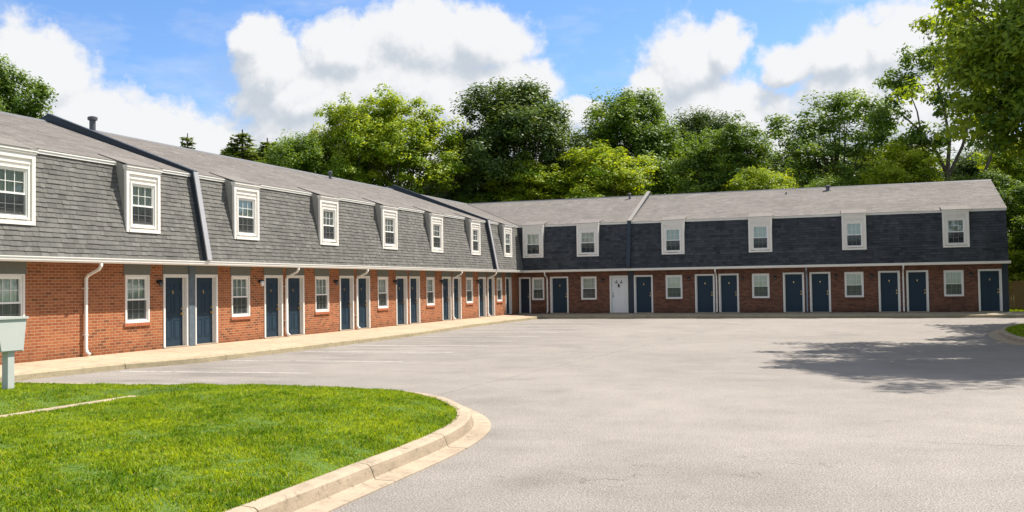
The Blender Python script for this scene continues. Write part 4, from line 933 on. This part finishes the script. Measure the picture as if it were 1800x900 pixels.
# second row that closes the gaps
for (x, y, tp, hf, rz_, lab) in [(-7.7,38,14.6,4.5,1,'dark far tree seen under the crown of the tallest round tree'),(1.0,42,15.6,4.5,2,'dark far tree glimpsed behind the olive tree'),(11.4,40,13.8,4.6,3,'dark far tree right of the light green bushy tree'),
        (-17.9,30,13.4,4.2,4,'dark far tree showing low between the bright maples'),(-27.6,24,12.6,4.5,5,'dark far tree behind the conifers'),(20,36,12.6,4.8,.4,'dark far tree behind the open-crowned tree'),(29,38,12.5,4.8,1.4,'dark far tree behind the slender trunk'),(-34,24,11.5,4.0,2.5,'dark far tree left of the conifers')]:
    P(PA, x, y, tp, hf, rz_, lab, M['leaf_dark'], g='far trees filling the gaps')
for (x, y, tp, hf, rz_, lab) in [(3.5,23,8.6,3.2,1,'low green tree behind the ridge between the two centre maples'),(16.8,17.5,8.9,3.0,2,'low green tree below the open-crowned tree'),(-10.5,17.0,8.8,2.6,3,'low green tree in front of the dull one above the valley'),(26.5,16.8,8.6,2.6,.2,'low green tree beside the slender trunk'),(-27.5,14.5,13.2,3.8,4,'low green tree among the conifers')]:
    P(PB, x, y, tp, hf, rz_, lab, M['leaf_mid'], g='low trees along the ridge line')
# conifers
def conifer(seed, H=13.5, Rb=2.6):
    r = np.random.RandomState(seed); C = []; Nn = []; V = []; tb = MB(); tb.tube([(0,0,0),(0,0,H*.5),(0,0,H)], [.18,.11,.02], 7)
    z = 1.5
    while z < H-.15:
        t = 1-(z-1.2)/(H-1.2); rad = Rb*t**.85*r.uniform(.85, 1.12)+.08; nb = max(5, int(11*t+4))
        for i in range(nb):
            a = r.uniform(0, 6.283); rr = rad*r.uniform(.75, 1.15); m_ = max(10, int(70*rr))
            u = r.uniform(.1, 1, m_)**.8*rr; sp = r.normal(0, .10+.10*t, m_); zz = z-.22*u+.12*(u/max(rr,.1))**2*rr+r.normal(0, .07, m_)
            C.append(np.stack([math.cos(a)*u-math.sin(a)*sp, math.sin(a)*u+math.cos(a)*sp, zz], 1)); q = r.normal(size=(m_, 3))*.5+np.array([0,0,1]); Nn.append(unit(q)); V.append(np.full(m_, r.normal(.45, .2))+.25*u/rr)
        z += .30+.1*t
    me = leaf_mesh('conifer_crown', np.concatenate(C), np.concatenate(Nn), .24, seed, M['leaf_con'], np.concatenate(V), 2.6)
    ob = tb.build('tmp', M['bark'], None, recalc=False); tm = ob.data; bpy.data.objects.remove(ob); return tm, me
CO = conifer(3)
for (x, y, tp, k_, rz_, lab) in [(-33.5,12.4,14.9,1.9,0,'lone small conifer tip above the near wing ridge, leftmost of the conifers'),(-26.5,10.2,14.4,2.6,1,'tallest conifer of the group left of the maples'),(-26.1,13.0,14.1,2.4,2,'conifer just right of the tallest one in the group'),(-24.6,14.2,13.9,2.3,4,'conifer close to the mid green tree'),(-28.6,11.2,13.4,2.3,3,'shorter conifer at the left foot of the tallest one'),(-23.2,15.6,13.9,2.2,5,'conifer tip showing just left of the maples')]:
    place_tree('conifer', CO, (x, y, ZA), (k_, k_, (tp-ZA)/13.6), rz_, lab, 'tree', 'conifers behind the near wing')
# slender open tree with visible trunk behind the far wing
sl_l = [(-3.9,0,13.2,1.5,1.3,1.4),(-2.6,.5,15.6,1.7,1.5,1.5),(-1.0,0,17.2,1.9,1.6,1.4),(1.2,.4,17.4,2.0,1.7,1.4),(3.0,0,15.2,2.0,1.7,1.9),(-2.2,-.4,11.6,1.3,1.2,1.0),(.3,0,14.2,1.8,1.5,1.5),(2.6,.5,12.2,1.7,1.4,1.4),(-4.5,.3,11.8,.9,.9,.8),(-.6,.3,11.4,1.0,1.0,.8)]
r = np.random.RandomState(77)
tm_, cm_ = tree_meshes('slender_tree', sl_l, 7.5, 190, 80, .66, .26, 31, M['leaf_mid'], .12, shell=(.3, 1.1), flat=.6, nbr=40, fork=.3)
tb = MB(); tb.tube([(0,0,0),(.05,0,5),(0,0,8.2),(-.15,0,9.4)], [.28,.24,.21,.19], 10)
for (pts, ra) in [([(-.1,0,9.0),(-.7,0,10.6),(-1.7,.1,12.2),(-3.1,.2,13.7),(-4.0,.2,14.2)],[.14,.11,.08,.05,.02]),([(-.1,0,9.2),(.1,0,11.4),(-.2,.1,13.8),(-.8,.1,16.6)],[.15,.11,.08,.04]),([(-.1,0,8.8),(.9,.1,11.0),(1.6,.1,13.6),(1.8,.2,16.6)],[.13,.10,.07,.03]),
        ([(0,0,7.6),(-1.2,0,8.7),(-2.6,0,9.6),(-3.2,0,9.9)],[.10,.07,.05,.02]),([(1.1,0,5.5),(1.9,.1,8.3),(2.9,.1,10.9),(3.4,.1,13.8)],[.16,.13,.09,.04]),([(-1.7,.1,12.2),(-1.9,.1,13.6),(-2.4,.3,15.2)],[.07,.05,.02]),([(.1,0,11.4),(.9,.2,12.9),(1.1,.2,14.4)],[.08,.05,.02]),([(-.7,0,10.6),(-1.6,.2,11.2),(-2.4,.2,11.5)],[.06,.04,.02])]: tb.tube(pts, ra, 7)
ob = tb.build('tmp', M['bark'], None, recalc=False); tm2 = ob.data; bpy.data.objects.remove(ob)
t = empty('slender_tree', (25.0, 18.4, ZA), 'slender tree with forked bare trunk and thin leaf clumps above the far wing', 'tree')
t.rotation_euler = (0, 0, -.06)
for nm, me in (('trunk', tm2), ('crown', cm_)): link(bpy.data.objects.new(nm, me), t)
# large tree close by on the right, seen from under its left side
big_l = [(-6.8,-2.4,8.3,1.2,1.2,1.1),(-7.0,-2.4,7.2,1.1,1.1,.8),(-6.3,-2.4,5.9,1.3,1.2,1.0),(-5.9,-2.5,5.0,.9,1.0,.6),(-5.3,-2.6,4.9,.7,.8,.5),(-5.5,-2.6,7.0,1.9,1.9,1.6),(-5.2,-2.6,5.9,1.8,1.8,1.3),(-6.2,-2.5,5.2,.8,.9,.7),(-5.2,-1.2,9.3,2.2,2.2,1.8),
         (-3.5,-1.4,7.9,2.4,2.4,2.0),(-3,-.5,10.6,3,3,2.4),(0,2,11,4.2,4.2,3.6),(3,2,10,3.2,3.2,3.0),(0,4.5,10,3.2,3.0,2.8),(-3,3,9,3,3,2.6),(-6.2,2.2,8.8,2.2,2.2,1.7),(-5.2,5.2,8.4,2.4,2.2,1.8),(-2,0,14,3,3,2.0)]
BT = tree_meshes('near_tree', big_l, 3.2, 620, 190, .70, .165, 41, M['leaf_near'], .38, shell=(.4, 1.1), flat=.5, nbr=120)
place_tree('large_tree', BT, (28.75, -25.2, ZA), 1, 0, 'large overhanging deep green tree filling the top right corner, nearest to the viewer', 'tree')
P(PB, 33.6, -9.0, 13.5, 6.2, 2.4, 'dense green tree at the right edge behind the near overhanging one', M['leaf_mid'], g=None)
P(PB, 32.0, -17.5, 14.5, 5.8, 1.1, 'leafy tree outside the right edge, on the kerbed island', M['leaf_mid'], g=None)
P(PA, 33.5, 4.5, 12.0, 4.2, 1.4, 'dark leafy tree beyond the right end of the building', M['leaf_dark'], g=None)
P(PB, 31.6, 14.0, 8.0, 3.4, 3.4, 'green tree rising directly behind the wooden fence', M['leaf_mid'], g=None)
# shrubs against the fence line
sh_l = [(0,0,1.1,1.0,.9,1.0),(.8,.2,.9,.7,.7,.8),(-.7,.1,.9,.7,.7,.8),(.1,.1,1.9,.6,.6,.6)]
SH = tree_meshes('shrub', sh_l, .3, 60, 60, .35, .16, 51, M['leaf_bright'], .04, nbr=14)
for (x, y, s_, rz_, lab) in [(32.4,9.0,1.15,0,'bright green shrub in front of the far part of the wooden fence'),(30.2,9.1,1.0,2,'small rounded shrub in front of the middle of the fence'),(27.6,12.4,1.9,1,'tall bright bush behind the near end of the fence')]:
    place_tree('shrub', SH, (x, y, ZA), s_, rz_, lab, 'shrub', 'shrubs by the wooden fence')
